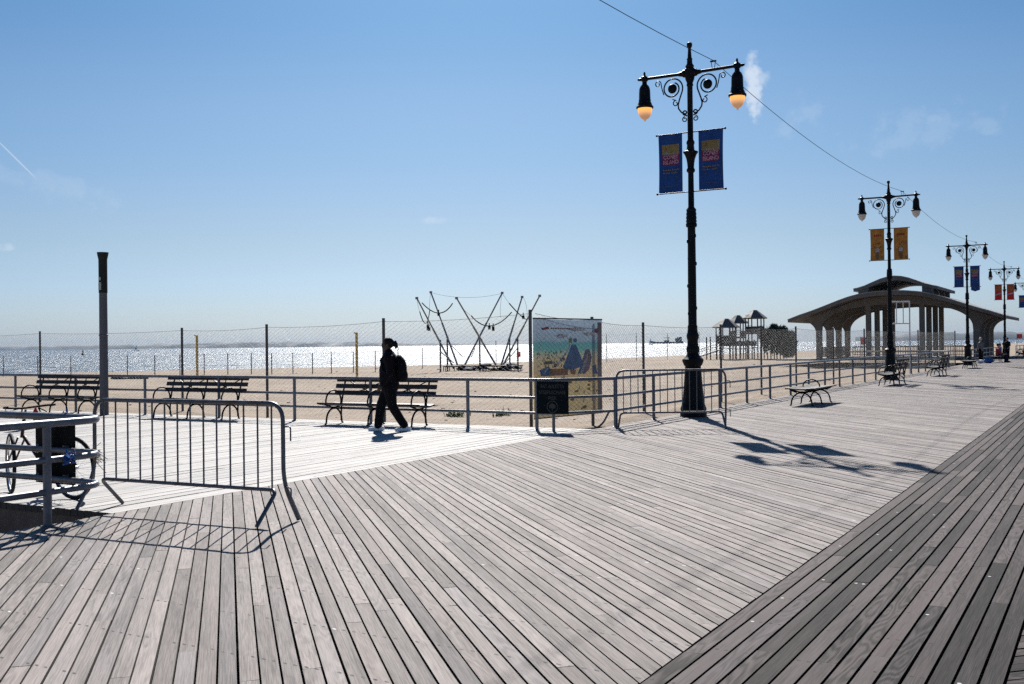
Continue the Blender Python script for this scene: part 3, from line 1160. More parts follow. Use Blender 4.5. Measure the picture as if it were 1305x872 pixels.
        m.prism([(-w * .45, -h * .22), (w * .45, -h * .12), (w * .45, -h * .02), (w * .1, -h * .05), (-w * .45, -h * .16)], .007, .008, fn)
        m.build('white_swoosh', M['b_white'], cl)
    return t


def fn2(fn, base):
    return lambda u, v, l: fn(u, v, base + l)


def rect(u0, u1, v0, v1):
    return [(u0, v0), (u1, v0), (u1, v1), (u0, v1)]


banner('blue Coney Island banner on the left of the nearest lamp post', LAMP_X[0], 1, 'coney')
banner('blue Coney Island banner on the right of the nearest lamp post', LAMP_X[0], -1, 'coney')
banner('amber yellow banner on the left of the second lamp post', LAMP_X[1], 1, 'amber')
banner('amber yellow banner on the right of the second lamp post', LAMP_X[1], -1, 'amber')
banner('small blue banner with a straight hem on the left of the third lamp post', LAMP_X[2], 1, 'coney')
banner('small blue banner with a pointed tail on the right of the third lamp post', LAMP_X[2], -1, 'pennant')
banner('tiny red banner on the left of the fourth lamp post', LAMP_X[3], 1, 'red')
banner('tiny red banner on the right of the fourth lamp post', LAMP_X[3], -1, 'red')
banner('distant blue banner on the farthest lamp post at the right edge', LAMP_X[4], 1, 'coney')

# ------------------------------------------------------------------ park sign on the pier railing corner
SG = thing('park_sign', 'black park sign with pale lettering and a ringed leaf, hung on the railing corner', 'sign', (17.06, 8.93, 0), R(2))
sw, sh, sz = .64, .60, .62


def sfn(u, v, lift):
    return (-.03 - lift, -u, sz + v)


MB().prism(rect(-sw / 2, sw / 2, -sh / 2, sh / 2), 0, .014, sfn).build('sign_panel', M['signgreen'], SG)
for body, v, wd in (('PAT AULETTA', .20, .47), ('STEEPLECHASE', .09, .54), ('PIER', -.015, .17)):
    m = MB()
    put(m, text_mesh(body, .092, wd, .001), fn2(sfn, .017), 0, v)
    m.build('lettering', M['signtext'], SG)
m = MB()
cx, cz = 0, -.17
m.add([sfn(cx + r_ * math.cos(a * PI / 20), cz + r_ * math.sin(a * PI / 20), .018) for r_ in (.098, .112) for a in range(40)],
      [(a, (a + 1) % 40, 40 + (a + 1) % 40, 40 + a) for a in range(40)])
leaf = [(0, .085), (.018, .045), (.045, .058), (.042, .028), (.075, .03), (.058, .0), (.066, -.02), (.03, -.032), (.006, -.035), (.006, -.08)]
leaf = leaf + [(-x_, y_) for x_, y_ in leaf[::-1] if x_ > 0]
m.prism([(cx + a, cz + b) for a, b in leaf], .017, .019, sfn)
m.build('leaf_emblem', M['signtext'], SG)
MB().tube([(.0, .0, 0), (.0, .0, sz - sh / 2 + .3)], .03, 8).build('sign_post', M['rail'], SG, 50)

# ------------------------------------------------------------------ chain-link fences
FA0, FA1 = Vector((24.0, 13.2, 0)), Vector((27.4, 29.7, 0))


def on_line(px, p, q):
    """where the sight line of column px crosses the ground line p-q"""
    u = (px - 652.5) / F_PX
    dx, dy = CY + u * SY, SY - u * CY
    ex, ey = q.x - p.x, q.y - p.y
    det = -dx * ey + dy * ex
    t = (-p.x * ey + p.y * ex) / det
    return Vector((dx * t, dy * t, 0))


def netting(path, z0, tops, cell=.105, r=.0026):
    """zigzag wires hung side by side: real chain link"""
    vs, fs = [], []
    L = [(b - a).length for a, b in zip(path, path[1:])]
    tot = sum(L)
    n = int(tot / cell)

    def p(s):
        for (a, b), (ta, tb), l in zip(zip(path, path[1:]), zip(tops, tops[1:]), L):
            if s <= l + 1e-6:
                k = s / l
                return a.lerp(b, k), ta + (tb - ta) * k - .06 * 4 * k * (1 - k)
            s -= l
        return path[-1], tops[-1]
    for i in range(n):
        p0, t0 = p(i * cell)
        p1, _ = p(min(tot, (i + 1.06) * cell))
        nz = int((t0 - z0) / (cell * .5))
        tdir = (p1 - p0).normalized()
        nrm = Vector((-tdir.y, tdir.x, 0))
        k = len(vs)
        for j in range(nz + 1):
            q = p0 if ((j + i) % 2) == 0 else p1
            z = z0 + (t0 - z0) * j / nz
            off = nrm * (r * 1.2 * (1 if (i + j) % 2 else -1))
            for a in (0, 2.094, 4.189):
                c = q + off + tdir * (r * math.cos(a)) + nrm * (r * math.sin(a))
                vs.append((c.x, c.y, z))
        for j in range(nz):
            for a in range(3):
                b_ = (a + 1) % 3
                fs.append((k + j * 3 + a, k + j * 3 + b_, k + j * 3 + 3 + b_, k + j * 3 + 3 + a))
    return MB().add(vs, fs)


def chain_fence(label, posts, tops, z0, cell, r, barbs=False, rad=.045, skip=0):
    o = posts[0].copy()
    t = thing('chain_link_fence', label, 'fence', (o.x, o.y, 0), 0, 'chain-link fences on the sand')
    loc = [p - o for p in posts]
    netting(loc, z0 + .08, [q - .10 for q in tops], cell, r).build('netting', M['wire'], t)
    m = MB()
    for a, b, ta, tb in zip(loc, loc[1:], tops, tops[1:]):
        m.tube([(a.lerp(b, k / 6).x, a.lerp(b, k / 6).y, ta + (tb - ta) * k / 6 - .10 - .06 * 4 * k / 6 * (1 - k / 6)) for k in range(7)], .006, 5)
        if barbs:
            for k in range(34):
                q = a.lerp(b, (k + .5) / 34)
                m.bar((q.x, q.y, ta - .14), (q.x + rng.uniform(-.04, .04), q.y, ta - .02 + rng.uniform(0, .05)), .006, .006)
    m.build('top_wire', M['wire'], t)
    for p, q in list(zip(loc, tops))[skip:]:
        MB().tube([(p.x, p.y, z0 - .3), (p.x, p.y, q)], rad, 10).build('post', M['fencepost'], t, 50)
    return t


apx = [676, 489, 340, 232, 51, -110]
ap = [on_line(p, FA0, FA1) for p in apx]
atop = [2.50, 2.42, 2.36, 2.34, 2.40, 2.4]
chain_fence('tall chain-link fence on the sand running behind the pier benches', ap, atop, -.72, .12, .0040)
bp_ = [FA0 + Vector((.05, -.1, 0)), Vector((26.68, 12.72, 0)), Vector((32.7, 13.7, 0)), Vector((39.2, 13.2, 0)), Vector((45.2, 13.4, 0)), Vector((50.6, 13.3, 0)), Vector((57, 13.0, 0)),
       Vector((63.5, 12.7, 0)), Vector((70, 12.3, 0)), Vector((77, 11.8, 0)), Vector((84, 11.2, 0)), Vector((89, 10.9, 0))]
chain_fence('long chain-link fence with mural, running along the boardwalk towards the shelter', bp_, [2.5, 2.35, 2.29, 2.29, 2.29, 2.32, 2.3, 2.3, 2.3, 2.3, 2.3, 2.3], -.72, .12, .0040, skip=1)

# posts standing thick at the mural ends get their own barbed top
# ------------------------------------------------------------------ mural banner
mu0, mu1 = Vector((23.86, 13.12, 0)), Vector((26.83, 12.54, 0))
md = (mu1 - mu0)
mw = md.length
md.normalize()
mn = Vector((md.y, -md.x, 0))
MU = thing('mural_banner', 'faded beach mural banner with a blue slide tower, tied to the chain-link fence', 'mural', (mu0.x, mu0.y, 0), math.atan2(md.y, md.x))
mh0, mh1 = -.34, 2.27


def mfn(u, v, lift):
    x = u * mw
    sag = .03 * math.sin(u * 5) * math.sin(v * 4)
    return (x, -.06 - lift - sag * .4, mh0 + (mh1 - mh0) * v - .05 * 4 * u * (1 - u) * (1 if v > .5 else -.5) * abs(v - .5))


nu, nv = 14, 14
vs = [mfn(i / nu, j / nv, l) for l in (0, -.004) for i in range(nu + 1) for j in range(nv + 1)]
fs, N = [], (nu + 1) * (nv + 1)
for i in range(nu):
    for j in range(nv):
        a = i * (nv + 1) + j
        fs += [(a, a + nv + 1, a + nv + 2, a + 1), (N + a, N + a + 1, N + a + nv + 2, N + a + nv + 1)]
pan = MB().add(vs, fs).build('printed_sheet', M['mural'], MU, 60)
ul = pan.data.uv_layers.new(name='print')
for lp in pan.data.loops:
    k = lp.vertex_index % N
    ul.data[lp.index].uv = ((k // (nv + 1)) / nu, (k % (nv + 1)) / nv)


def art(name, mat, polys, lift):
    m = MB()
    for p in polys:
        m.prism(p, lift, lift + .001, mfn)
    return m.build(name, M[mat], pan)


art('painted_slide', 'm_blue', [[(.45, .48), (.40, .50), (.54, .74), (.60, .74), (.70, .56), (.66, .50), (.55, .47)], [(.10, .42), (.08, .48), (.20, .52), (.30, .42)],
                                [(.62, .42), (.68, .44), (.78, .66), (.74, .67)], [(.86, .42), (.84, .50), (.90, .52), (.93, .42)]], .004)
art('painted_slide_edge', 'm_white', [[(.27, .50), (.33, .51), (.545, .745), (.52, .76), (.44, .62)], [(.66, .44), (.70, .44), (.79, .60), (.77, .64)], [(.14, .44), (.16, .50), (.20, .50)]], .007)
art('painted_terrace', 'm_orange', [[(.20, .42), (.22, .49), (.48, .49), (.47, .42)], [(.52, .43), (.50, .48), (.60, .47), (.58, .42)]], .0095)
art('painted_awning', 'm_purple', [[(.66, .44), (.74, .68), (.80, .69), (.84, .60), (.80, .47), (.72, .42)]], .006)
art('painted_flags', 'm_yellow', [[(.50, .755), (.49, .80), (.54, .81), (.54, .76)], [(.77, .52), (.79, .63), (.81, .62)]], .010)
art('painted_ball', 'm_blue', [[(.585 + .03 * math.cos(a * PI / 4), .785 + .022 * math.sin(a * PI / 4)) for a in range(8)]], .011)
art('painted_parasol', 'm_green', [[(.13, .535), (.17, .57), (.24, .575), (.28, .545)]], .010)
r = random.Random(3)
art('painted_crowd', 'm_brown', [[(u, v), (u + .014, v), (u + .010, v + .02), (u + .004, v + .02)] for u, v in [(r.uniform(.04, .42), r.uniform(.50, .66)) for _ in range(70)]]
    + [[(u, v), (u + .012, v), (u + .008, v + .018)] for u, v in [(r.uniform(.1, .95), r.uniform(.10, .40)) for _ in range(30)]], .0125)
BW = art('painted_brushwork', 'm_yellow', [[(u, v), (u + r.uniform(.03, .09), v + r.uniform(-.01, .02)), (u + r.uniform(.02, .07), v + .03), (u - .01, v + .015)] for u, v in [(r.uniform(.03, .85), r.uniform(.05, .40)) for _ in range(26)]], .0145)
BA = art('painted_bathers', 'm_purple', [[(u, v), (u + .02, v + .003), (u + .014, v + .03), (u + .006, v + .03)] for u, v in [(r.uniform(.04, .92), r.uniform(.08, .44)) for _ in range(22)]], .016)
BW['kind'] = BA['kind'] = 'stuff'
art('painted_clouds', 'm_white', [[(u + w_ * math.cos(a * PI / 5), v + .018 * math.sin(a * PI / 5) * (1 + .4 * (a % 2))) for a in range(10)] for u, v, w_ in ((.62, .90, .13), (.80, .85, .10), (.40, .83, .09))], .0025)
art('painted_heading', 'm_red', [[(.12, .885), (.11, .905), (.21, .925), (.22, .90)]] + [[(.24 + .026 * k, .90), (.24 + .026 * k, .914), (.258 + .026 * k, .914), (.258 + .026 * k, .90)] for k in range(11)]
    + [[(.88, .86), (.88, .90), (.98, .92), (.98, .86)]], .013)
m = MB()
m.bar(mfn(0, 1.0, .0), mfn(1, 1.0, .0), .02, .035)
m.bar(mfn(0, 0, .0), mfn(1, 0, .0), .02, .025)
m.build('hem_bar', M['fencepost'], MU)
m = MB()
m.bar(mfn(.955, .03, .01), mfn(.955, .97, .01), .012, .17, up=(1, 0, 0))
m.build('rusty_batten', paint('rust_stained_batten', (.20, .17, .17), .7, 0, .3, 4, dirt=(.26, .10, .06)), MU)

# bent pipe lying on the sand in front of the mural
q = lambda px, py: P3(px, py, 26)
pp = [Vector((p.x, p.y, z)) for p, z in ((q(732, 545), -.66), (q(755, 540), -.55), (q(768, 531), -.40), (q(776, 521), -.1))]
m = MB().tube(fillet(pp, .2), .024, 8)
tag(m.build('bent_pipe', M['galv'], None, 50), 'bent grey pipe lying on the sand below the right end of the mural', 'pipe')

# weeds on the sand
WG = 'green weed tufts on the sand'
for px, py, lb in ((581, 530, 'green weed tuft on the sand just left of a railing post near the walking woman'), (638, 530, 'green weed tuft on the sand left of the mural')):
    a, u, fw = pix(px, py)
    d = (-.72 - EYE) * fw / u
    x, y, _ = at(px, d)
    m = MB()
    for i in range(90):
        an, l = rng.uniform(0, 2 * PI), rng.uniform(.12, .36)
        ox, oy = rng.gauss(0, .22), rng.gauss(0, .1)
        b = Vector((ox, oy, 0))
        tip = b + Vector((math.cos(an) * l * .6, math.sin(an) * l * .6, l * rng.uniform(.6, 1)))
        w = Vector((-math.sin(an), math.cos(an), 0)) * .016
        mid = b.lerp(tip, .5) + Vector((0, 0, .05))
        m.add([b - w, b + w, mid + w, mid - w, tip], [(0, 1, 2, 3), (3, 2, 4)])
    tag(m.build('weed_clump', M['weed'], None, None, loc=(x, y, -.75)), lb, 'weed', WG)

# ------------------------------------------------------------------ tall grey pole on the pier
TP = thing('tall_pole', 'tall grey pole with a dark flared top standing by the farthest pier bench', 'pole', (17.1, 21.2, 0))
MB().tube([(0, 0, 0), (0, 0, 2.95)], [.104, .094], 16).build('shaft', M['pole_grey'], TP, 50)
MB().lathe([(.102, 2.95), (.102, 3.75), (.108, 3.78), (.132, 3.90), (.136, 3.93)], 16).build('dark_top', M['pole_dark'], TP, 40)
m = MB()
for a0, a1, z0, z1 in ((2.5, 3.6, 3.02, 3.2), (2.7, 3.5, 3.25, 3.33)):
    n = 6
    vs = [(.106 * math.cos(a0 + (a1 - a0) * i / n), .106 * math.sin(a0 + (a1 - a0) * i / n), z) for i in range(n + 1) for z in (z0, z1)]
    m.add(vs, [(2 * i, 2 * i + 2, 2 * i + 3, 2 * i + 1) for i in range(n)])
m.build('sticker', M['sticker'], TP)
MB().lathe([(.096, 1.9), (.108, 1.91), (.108, 1.94), (.096, 1.95)], 16).build('clamp_band', M['fencepost'], TP)

# ------------------------------------------------------------------ dark panel, tape and rope on the near corner railing
DP = thing('railing_sign', 'dark blank-backed sign panel fixed to the near corner railing in front of the bicycle', 'sign', (PIER_X0 - .06, 9.24, 0))
MB().box((.02, 0, .58), (.012, .60, .66)).build('panel', M['blackpanel'], DP)
m = MB()
for z in (.31, .60, .88):
    for y in (-.2, .2):
        m.box((-.012, y, z), (.05, .03, .09))
m.build('clip', M['galv'], DP)


def knot(name, label, loc, mat, n, s, cat):
    m = MB()
    r = random.Random(int(loc[1] * 100))
    for i in range(n):
        a, b = Vector((r.gauss(0, s), r.gauss(0, s), r.gauss(0, s))), Vector((r.gauss(0, s), r.gauss(0, s), r.gauss(0, s)))
        m.bar(a, b, s * .55, .004, up=(r.uniform(-1, 1), r.uniform(-1, 1), r.uniform(-1, 1)))
    return tag(m.build(name, mat, None, None, loc=loc), label, cat)


knot('blue_rag', 'crumpled blue plastic tape knotted to the middle pipe of the near railing', (6.33, 8.33, .60), M['blue_tape'], 26, .034, 'tape')
knot('blue_tag', 'small blue tape tag on the top pipe of the near corner railing', (6.80, 8.97, .96), M['blue_tape'], 12, .03, 'tape')
m = MB()
for i in range(40):
    a = Vector((rng.gauss(0, .012), rng.gauss(0, .012), rng.gauss(0, .02)))
    m.tube([a, a + Vector((rng.gauss(.03, .03), rng.gauss(-.06, .03), rng.gauss(-.05, .05)))], .003, 4)
tag(m.build('frayed_rope', M['straw'], None, None, loc=(PIER_X0 - .15, 8.55, .60)), 'frayed rope end tied at the bend of the near corner railing', 'rope')

# ------------------------------------------------------------------ bicycle
BK = thing('bicycle', 'dark bicycle parked on the pier deck behind the near corner railing', 'bicycle', (7.36, 9.62, 0), R(90))


def wheel(x, ang, name):
    w = bpy.data.objects.new(name, None)
    w.empty_display_size = .1
    COL.objects.link(w)
    w.parent, w.location, w.rotation_euler = BK, (x, 0, .335), (0, 0, ang)
    circ = lambda rr, n=40: [(rr * math.cos(2 * PI * i / n), 0, rr * math.sin(2 * PI * i / n)) for i in range(n)]
    MB().tube(circ(.318), .020, 8, closed=True).build('tyre', M['rubber'], w, 60)
    MB().tube(circ(.298), .010, 6, closed=True).build('rim', M['chrome'], w, 60)
    m = MB().tube([(0, -.05, 0), (0, .05, 0)], .022, 8)
    for i in range(24):
        a = 2 * PI * i / 24
        m.tube([(.02 * math.cos(a + .8), .03 * (1 if i % 2 else -1), .02 * math.sin(a + .8)), (.296 * math.cos(a), 0, .296 * math.sin(a))], .0013, 3)
    m.build('spokes', M['chrome'], w)


wheel(0, 0, 'rear_wheel')
wheel(1.06, R(-28), 'front_wheel')
A_ = lambda *p: Vector(p)
bb, seatc, headt, headb = A_(.44, 0, .28), A_(.27, 0, .74), A_(.82, 0, .80), A_(.85, 0, .66)
m = MB()
for a, b, r_ in ((bb, seatc, .016), (seatc + A_(0, 0, -.03), headt, .016), (bb, headb, .018), (headt + A_(0, 0, .03), headb + A_(.01, 0, -.03), .019)):
    m.tube([a, b], r_, 8)
for s_ in (-.05, .05):
    m.tube([bb + A_(0, s_ * .5, 0), A_(0, s_, .335)], .010, 6)
    m.tube([seatc + A_(0, s_ * .4, 0), A_(0, s_, .335)], .009, 6)
m.build('frame', M['bike_red'], BK, 50)
m = MB()
for s_ in (-.045, .045):
    m.tube([headb + A_(.01, s_, -.02), A_(.95, s_, .5), A_(1.06, s_, .335)], .011, 6)
m.tube([headb, headt + A_(-.03, 0, .14)], .013, 6)
m.build('fork', M['bike_red'], BK, 50)
m = MB()
hb = headt + A_(-.02, 0, .15)
m.tube(fillet([hb + A_(-.12, .29, .03), hb + A_(.02, .26, .02), hb + A_(.06, 0, 0), hb + A_(.02, -.26, .02), hb + A_(-.12, -.29, .03)], .08), .012, 8)
for s_ in (-1, 1):
    m.tube([hb + A_(.05, s_ * .2, 0), hb + A_(-.02, s_ * .26, -.05)], .006, 5)
m.build('handlebar', M['rubber'], BK, 50)
m = MB()
m.tube([seatc, A_(.25, 0, .87)], .013, 8)
m.build('seat_post', M['chrome'], BK, 50)
m = MB()
n = 9
top = [(.38 - .29 * i / (n - 1), .022 + .07 * max(0, (i - 3) / (n - 4)) ** 1.3 if i > 3 else .022 + .003 * i, .905 + .012 * math.cos(i * .8)) for i in range(n)]
vs = []
for x, w, z in top:
    vs += [(x, -w, z - .035), (x, -w * .75, z), (x, w * .75, z), (x, w, z - .035)]
fs = [(4 * i + k, 4 * i + k + 1, 4 * i + 5 + k, 4 * i + 4 + k) for i in range(n - 1) for k in range(3)] + [(0, 3, 2, 1), (4 * n - 4, 4 * n - 3, 4 * n - 2, 4 * n - 1)]
fs += [(4 * i + 3, 4 * i, 4 * i + 4, 4 * i + 7) for i in range(n - 1)]
m.add(vs, fs).build('saddle', M['rubber'], BK, 70)
m = MB()
m.lathe([(.085, -.006), (.085, .006)], 24)
m.v = [(x + bb.x, z - .05, y + bb.z) for x, y, z in m.v]
m.tube([bb + A_(0, -.06, 0), bb + A_(.12, -.07, -.11)], .010, 6)
m.tube([bb + A_(0, .06, 0), bb + A_(-.12, .07, .11)], .010, 6)
m.box(bb + A_(.12, -.11, -.11), (.08, .08, .02))
m.box(bb + A_(-.12, .11, .11), (.08, .08, .02))
m.build('crankset', M['rubber'], BK)
MB().lathe([(.02, 0), (.028, .01), (.028, .12), (.012, .15), (.012, .17)], 10).build('bottle', M['red'], BK, 50, loc=(.62, 0, .80))


# ------------------------------------------------------------------ people
def remesh(m, name, mat, parent, voxel, smooth=4, loc=None):
    me = m.mesh(name, None)
    o = bpy.data.objects.new(name, me)
    COL.objects.link(o)
    a = o.modifiers.new('r', 'REMESH')
    a.mode, a.voxel_size = 'VOXEL', voxel
    b = o.modifiers.new('s', 'SMOOTH')
    b.iterations, b.factor = smooth, .5
    bpy.context.view_layer.update()
    n = bpy.data.meshes.new_from_object(o.evaluated_get(bpy.context.evaluated_depsgraph_get()))
    bpy.data.objects.remove(o)
    n.name = name
    n.materials.clear()
    n.materials.append(mat)
    n.polygons.foreach_set('use_smooth', [True] * len(n.polygons))
    r_ = bpy.data.objects.new(name, n)
    COL.objects.link(r_)
    if parent:
        r_.parent = parent
    if loc:
        r_.location = loc
    return r_


def limb(m, pts, rs, seg=12):
    m.tube(pts, rs, seg)
    for p, r_ in zip(pts, rs):
        m.ball(p, r_, 12, 8)


def hand(m, wrist, dirv, side):
    """palm, four bent fingers of unequal length and a thumb from the palm's side"""
    d = Vector(dirv).normalized()
    out = Vector((1, 0, 0))
    out = (out - d * out.dot(d)).normalized()      # across the palm (towards the front)
    inn = d.cross(out).normalized() * side
    w = Vector(wrist)
    limb(m, [w, w + d * .045, w + d * .085], [.024, .03, .03], 8)
    for k, (o_, l) in enumerate(((.027, .072), (.009, .082), (-.009, .077), (-.026, .060))):
        b = w + d * .085 + out * o_
        k1 = b + d * l * .45 + inn * .006
        k2 = k1 + d * l * .32 + inn * l * .18
        k3 = k2 + d * l * .2 + inn * l * .22
        limb(m, [b, k1, k2, k3], [.0098, .0092, .0085, .0075], 8)
    b = w + d * .035 + out * .028
    limb(m, [b, b + d * .03 + out * .022 + inn * .008, b + d * .058 + out * .024 + inn * .016], [.012, .0105, .009], 8)


def walking_woman():
    t = thing('person', 'woman in dark clothes walking left past the pier bench, carrying a black backpack', 'person', (15.9, 11.78, 0), math.atan2(CY, -SY))
    # local frame: +x is the walking direction, +y the left side, z up
    hip, hL, hR = .90, .09, -.09
    # right leg (nearer the camera is the left side): front foot and trailing foot
    footF, footB = Vector((.22, -.08, 0)), Vector((-.30, .08, 0))
    kneeF, kneeB = Vector((.17, -.085, .49)), Vector((-.06, .085, .47))
    ankF, ankB = Vector((.235, -.08, .10)), Vector((-.27, .08, .115))
    m = MB()
    # torso, neck, head
    limb(m, [(0, 0, .92), (.01, 0, 1.05), (.005, 0, 1.2), (0, 0, 1.34)], [.125, .12, .13, .12])
    m.ball((0, 0, .93), (.115, .16, .11))
    m.ball((.0, 0, 1.33), (.10, .19, .11))
    limb(m, [(0, 0, 1.40), (.025, 0, 1.50), (.035, 0, 1.55)], [.062, .055, .055])
    m.ball((.035, 0, 1.625), (.098, .076, .112), 20, 14)
    m.ball((.075, 0, 1.575), (.062, .055, .06), 14, 10)          # jaw
    m.ball((.098, 0, 1.545), (.030, .03, .022))                  # chin
    limb(m, [(.118, 0, 1.645), (.136, 0, 1.612), (.134, 0, 1.604)], [.012, .016, .014], 8)      # nose
    m.ball((.128, 0, 1.572), (.014, .024, .009))                 # lips
    m.ball((.126, 0, 1.562), (.013, .022, .008))
    for s_ in (-1, 1):
        m.ball((.108, s_ * .03, 1.642), (.016, .016, .012), 8, 6)  # brow and eye
        m.ball((.02, s_ * .078, 1.615), (.022, .012, .032), 8, 6)  # ear
    # arms: left arm (camera side) swings slightly forward with the hand at the hip, right arm trails
    elL, wrL = Vector((-.045, .235, 1.09)), Vector((.10, .225, .885))
    elR, wrR = Vector((-.06, -.24, 1.09)), Vector((-.02, -.225, .86))
    for s_, el, wr in ((1, elL, wrL), (-1, elR, wrR)):
        limb(m, [(0, s_ * .19, 1.375), el, wr], [.058, .044, .029])
        hand(m, wr, (wr - el), s_)
    for h_, k_, a_, f_ in ((hR, kneeF, ankF, footF), (hL, kneeB, ankB, footB)):
        limb(m, [(0, h_, .88), k_, a_], [.09, .062, .043])
        limb(m, [a_ + Vector((-.03, 0, -.05)), a_ + Vector((.10, 0, -.07))], [.04, .032])
    remesh(m, 'body', M['skin'], t, .009, 3)
    # clothing
    m = MB()
    limb(m, [(0, 0, .86), (.01, 0, 1.0), (.01, 0, 1.15), (-.005, 0, 1.32)], [.185, .182, .182, .162], 18)
    m.ball((0, 0, 1.35), (.135, .225, .115), 16, 10)
    m.ball((.0, 0, .88), (.165, .20, .10), 16, 10)
    limb(m, [(-.01, 0, 1.40), (.01, 0, 1.475)], [.10, .082])
    for s_, el, wr in ((1, elL, wrL), (-1, elR, wrR)):
        limb(m, [(0, s_ * .195, 1.37), el, wr], [.085, .072, .055])
    j = remesh(m, 'jacket', M['maroon_cloth'], t, .014, 5)
    m = MB()
    m.ball((0, 0, .86), (.15, .175, .12), 16, 10)
    for h_, k_, a_ in ((hR * .9, kneeF, ankF), (hL * .9, kneeB, ankB)):
        limb(m, [(0, h_, .86), k_.lerp(Vector((0, h_, .86)), .5), k_, a_.lerp(k_, .3), a_ + Vector((-.005, 0, .005))], [.125, .112, .092, .082, .078])
    remesh(m, 'trousers', M['dark_cloth'], t, .014, 4)
    for nm, a_, f_, pit in (('shoe', ankF, footF, R(10)), ('shoe', ankB, footB, R(-4))):
        m = MB()
        fx = f_.x
        z0 = .0
        limb(m, [(fx - .07, f_.y, .045), (fx + .06, f_.y, .042), (fx + .175, f_.y, .033)], [.045, .045, .032])
        limb(m, [(fx - .05, f_.y, .05), a_ + Vector((-.01, 0, -.02))], [.046, .045])
        m.box((fx + .05, f_.y, .014), (.28, .085, .024))
        remesh(m, nm, M['shoe'], t, .010, 3)
    m = MB()
    m.ball((.012, 0, 1.65), (.108, .088, .108), 18, 12)
    m.ball((-.055, 0, 1.64), (.07, .065, .065))
    m.ball((-.115, 0, 1.625), (.05, .05, .05))
    r_ = random.Random(9)
    for i in range(26):            # tied-back locks
        a = Vector((-.075 + r_.uniform(-.02, .02), r_.uniform(-.03, .03), 1.64 + r_.uniform(-.02, .02)))
        b = a + Vector((-.035 - r_.uniform(0, .02), r_.uniform(-.03, .03), r_.uniform(-.02, .03)))
        c = b + Vector((-.02 + r_.uniform(-.015, .015), r_.uniform(-.025, .025), -.04 - r_.uniform(0, .05)))
        limb(m, [a, b, c], [.016, .014, .009], 6)
    h = remesh(m, 'hair', M['hair'], t, .009, 1)
    # the face must stay clear of hair
    for v in h.data.vertices:
        if v.co.x > .075 and v.co.z < 1.70:
            v.co.x = .075 - (v.co.x - .075) * .2
    # backpack: worn, but a thing of its own
    bp = thing('backpack', 'black rounded backpack worn by the walking woman', 'backpack', t.location, t.rotation_euler.z)
    m = MB()
    m.ball((-.215, 0, 1.16), (.115, .165, .235), 18, 14)
    m.ball((-.25, 0, 1.04), (.10, .15, .13), 16, 12)
    m.ball((-.18, 0, 1.34), (.07, .12, .09), 16, 12)
    remesh(m, 'bag', M['dark_cloth'], bp, .014, 5)
    for s_ in (-1, 1):
        MB().tube([(-.14, s_ * .11, 1.36), (-.06, s_ * .125, 1.475), (.06, s_ * .13, 1.46), (.145, s_ * .14, 1.33), (.12, s_ * .17, 1.14), (-.10, s_ * .17, 1.0)], [.016] * 6, 8).build('strap', M['navy_cloth'], bp, 60)
    return t


walking_woman()


def far_person(label, loc, rz, top, low, hairm, seated=False, reach=0., s=1., skin='pale_skin'):
    t = thing('person', label, 'person', loc, rz)
    m = MB()
    hz = .47 if seated else .90
    limb(m, [(0, 0, hz), (.0, 0, hz + .2), (0, 0, hz + .45)], [.13, .12, .12])
    m.ball((0, 0, hz + .43), (.10, .18, .10))
    limb(m, [(0, 0, hz + .5), (.02, 0, hz + .62)], [.06, .055])
    m.ball((.03, 0, hz + .71), (.095, .075, .115), 16, 12)
    limb(m, [(.11, 0, hz + .72), (.13, 0, hz + .69)], [.012, .015], 6)
    for s_ in (-1, 1):
        el = Vector((.02 + reach * .2, s_ * .24, hz + .2))
        wr = Vector((.15 + reach * .25, s_ * .2, hz + .02 + reach * .15))
        limb(m, [(0, s_ * .18, hz + .43), el, wr], [.055, .042, .03])
        hand(m, wr, wr - el, s_)
        if seated:
            limb(m, [(0, s_ * .09, hz), (.44, s_ * .10, hz + .02), (.5, s_ * .10, .09)], [.085, .06, .045])
        else:
            limb(m, [(0, s_ * .09, hz), (.02, s_ * .10, .48), (-.01, s_ * .10, .09)], [.09, .06, .045])
    remesh(m, 'body', M[skin], t, .014, 3)
    m = MB()
    limb(m, [(0, 0, hz + .02), (0, 0, hz + .2), (0, 0, hz + .42)], [.16, .155, .15])
    m.ball((0, 0, hz + .43), (.125, .215, .11))
    for s_ in (-1, 1):
        limb(m, [(0, s_ * .19, hz + .42), (.02 + reach * .2, s_ * .24, hz + .2), (.14 + reach * .23, s_ * .2, hz + .05 + reach * .13)], [.075, .062, .045])
    remesh(m, 'jacket', M[top], t, .018, 4)
    m = MB()
    m.ball((0, 0, hz), (.14, .17, .11))
    for s_ in (-1, 1):
        if seated:
            limb(m, [(0, s_ * .09, hz), (.44, s_ * .10, hz + .02), (.5, s_ * .10, .13)], [.105, .085, .07])
        else:
            limb(m, [(0, s_ * .09, hz), (.02, s_ * .10, .48), (-.01, s_ * .10, .11)], [.115, .085, .075])
    remesh(m, 'trousers', M[low], t, .018, 3)
    for s_ in (-1, 1):
        x = .5 if seated else -.01
        m = MB()
        limb(m, [(x - .05, s_ * .1, .05), (x + .15, s_ * .1, .04)], [.05, .038])
        m.build('shoe', M['rubber'], t, 60)
    m = MB()
    m.ball((.005, 0, hz + .74), (.105, .09, .105), 14, 10)
    m.build('hair', M[hairm], t, 60)
    return t


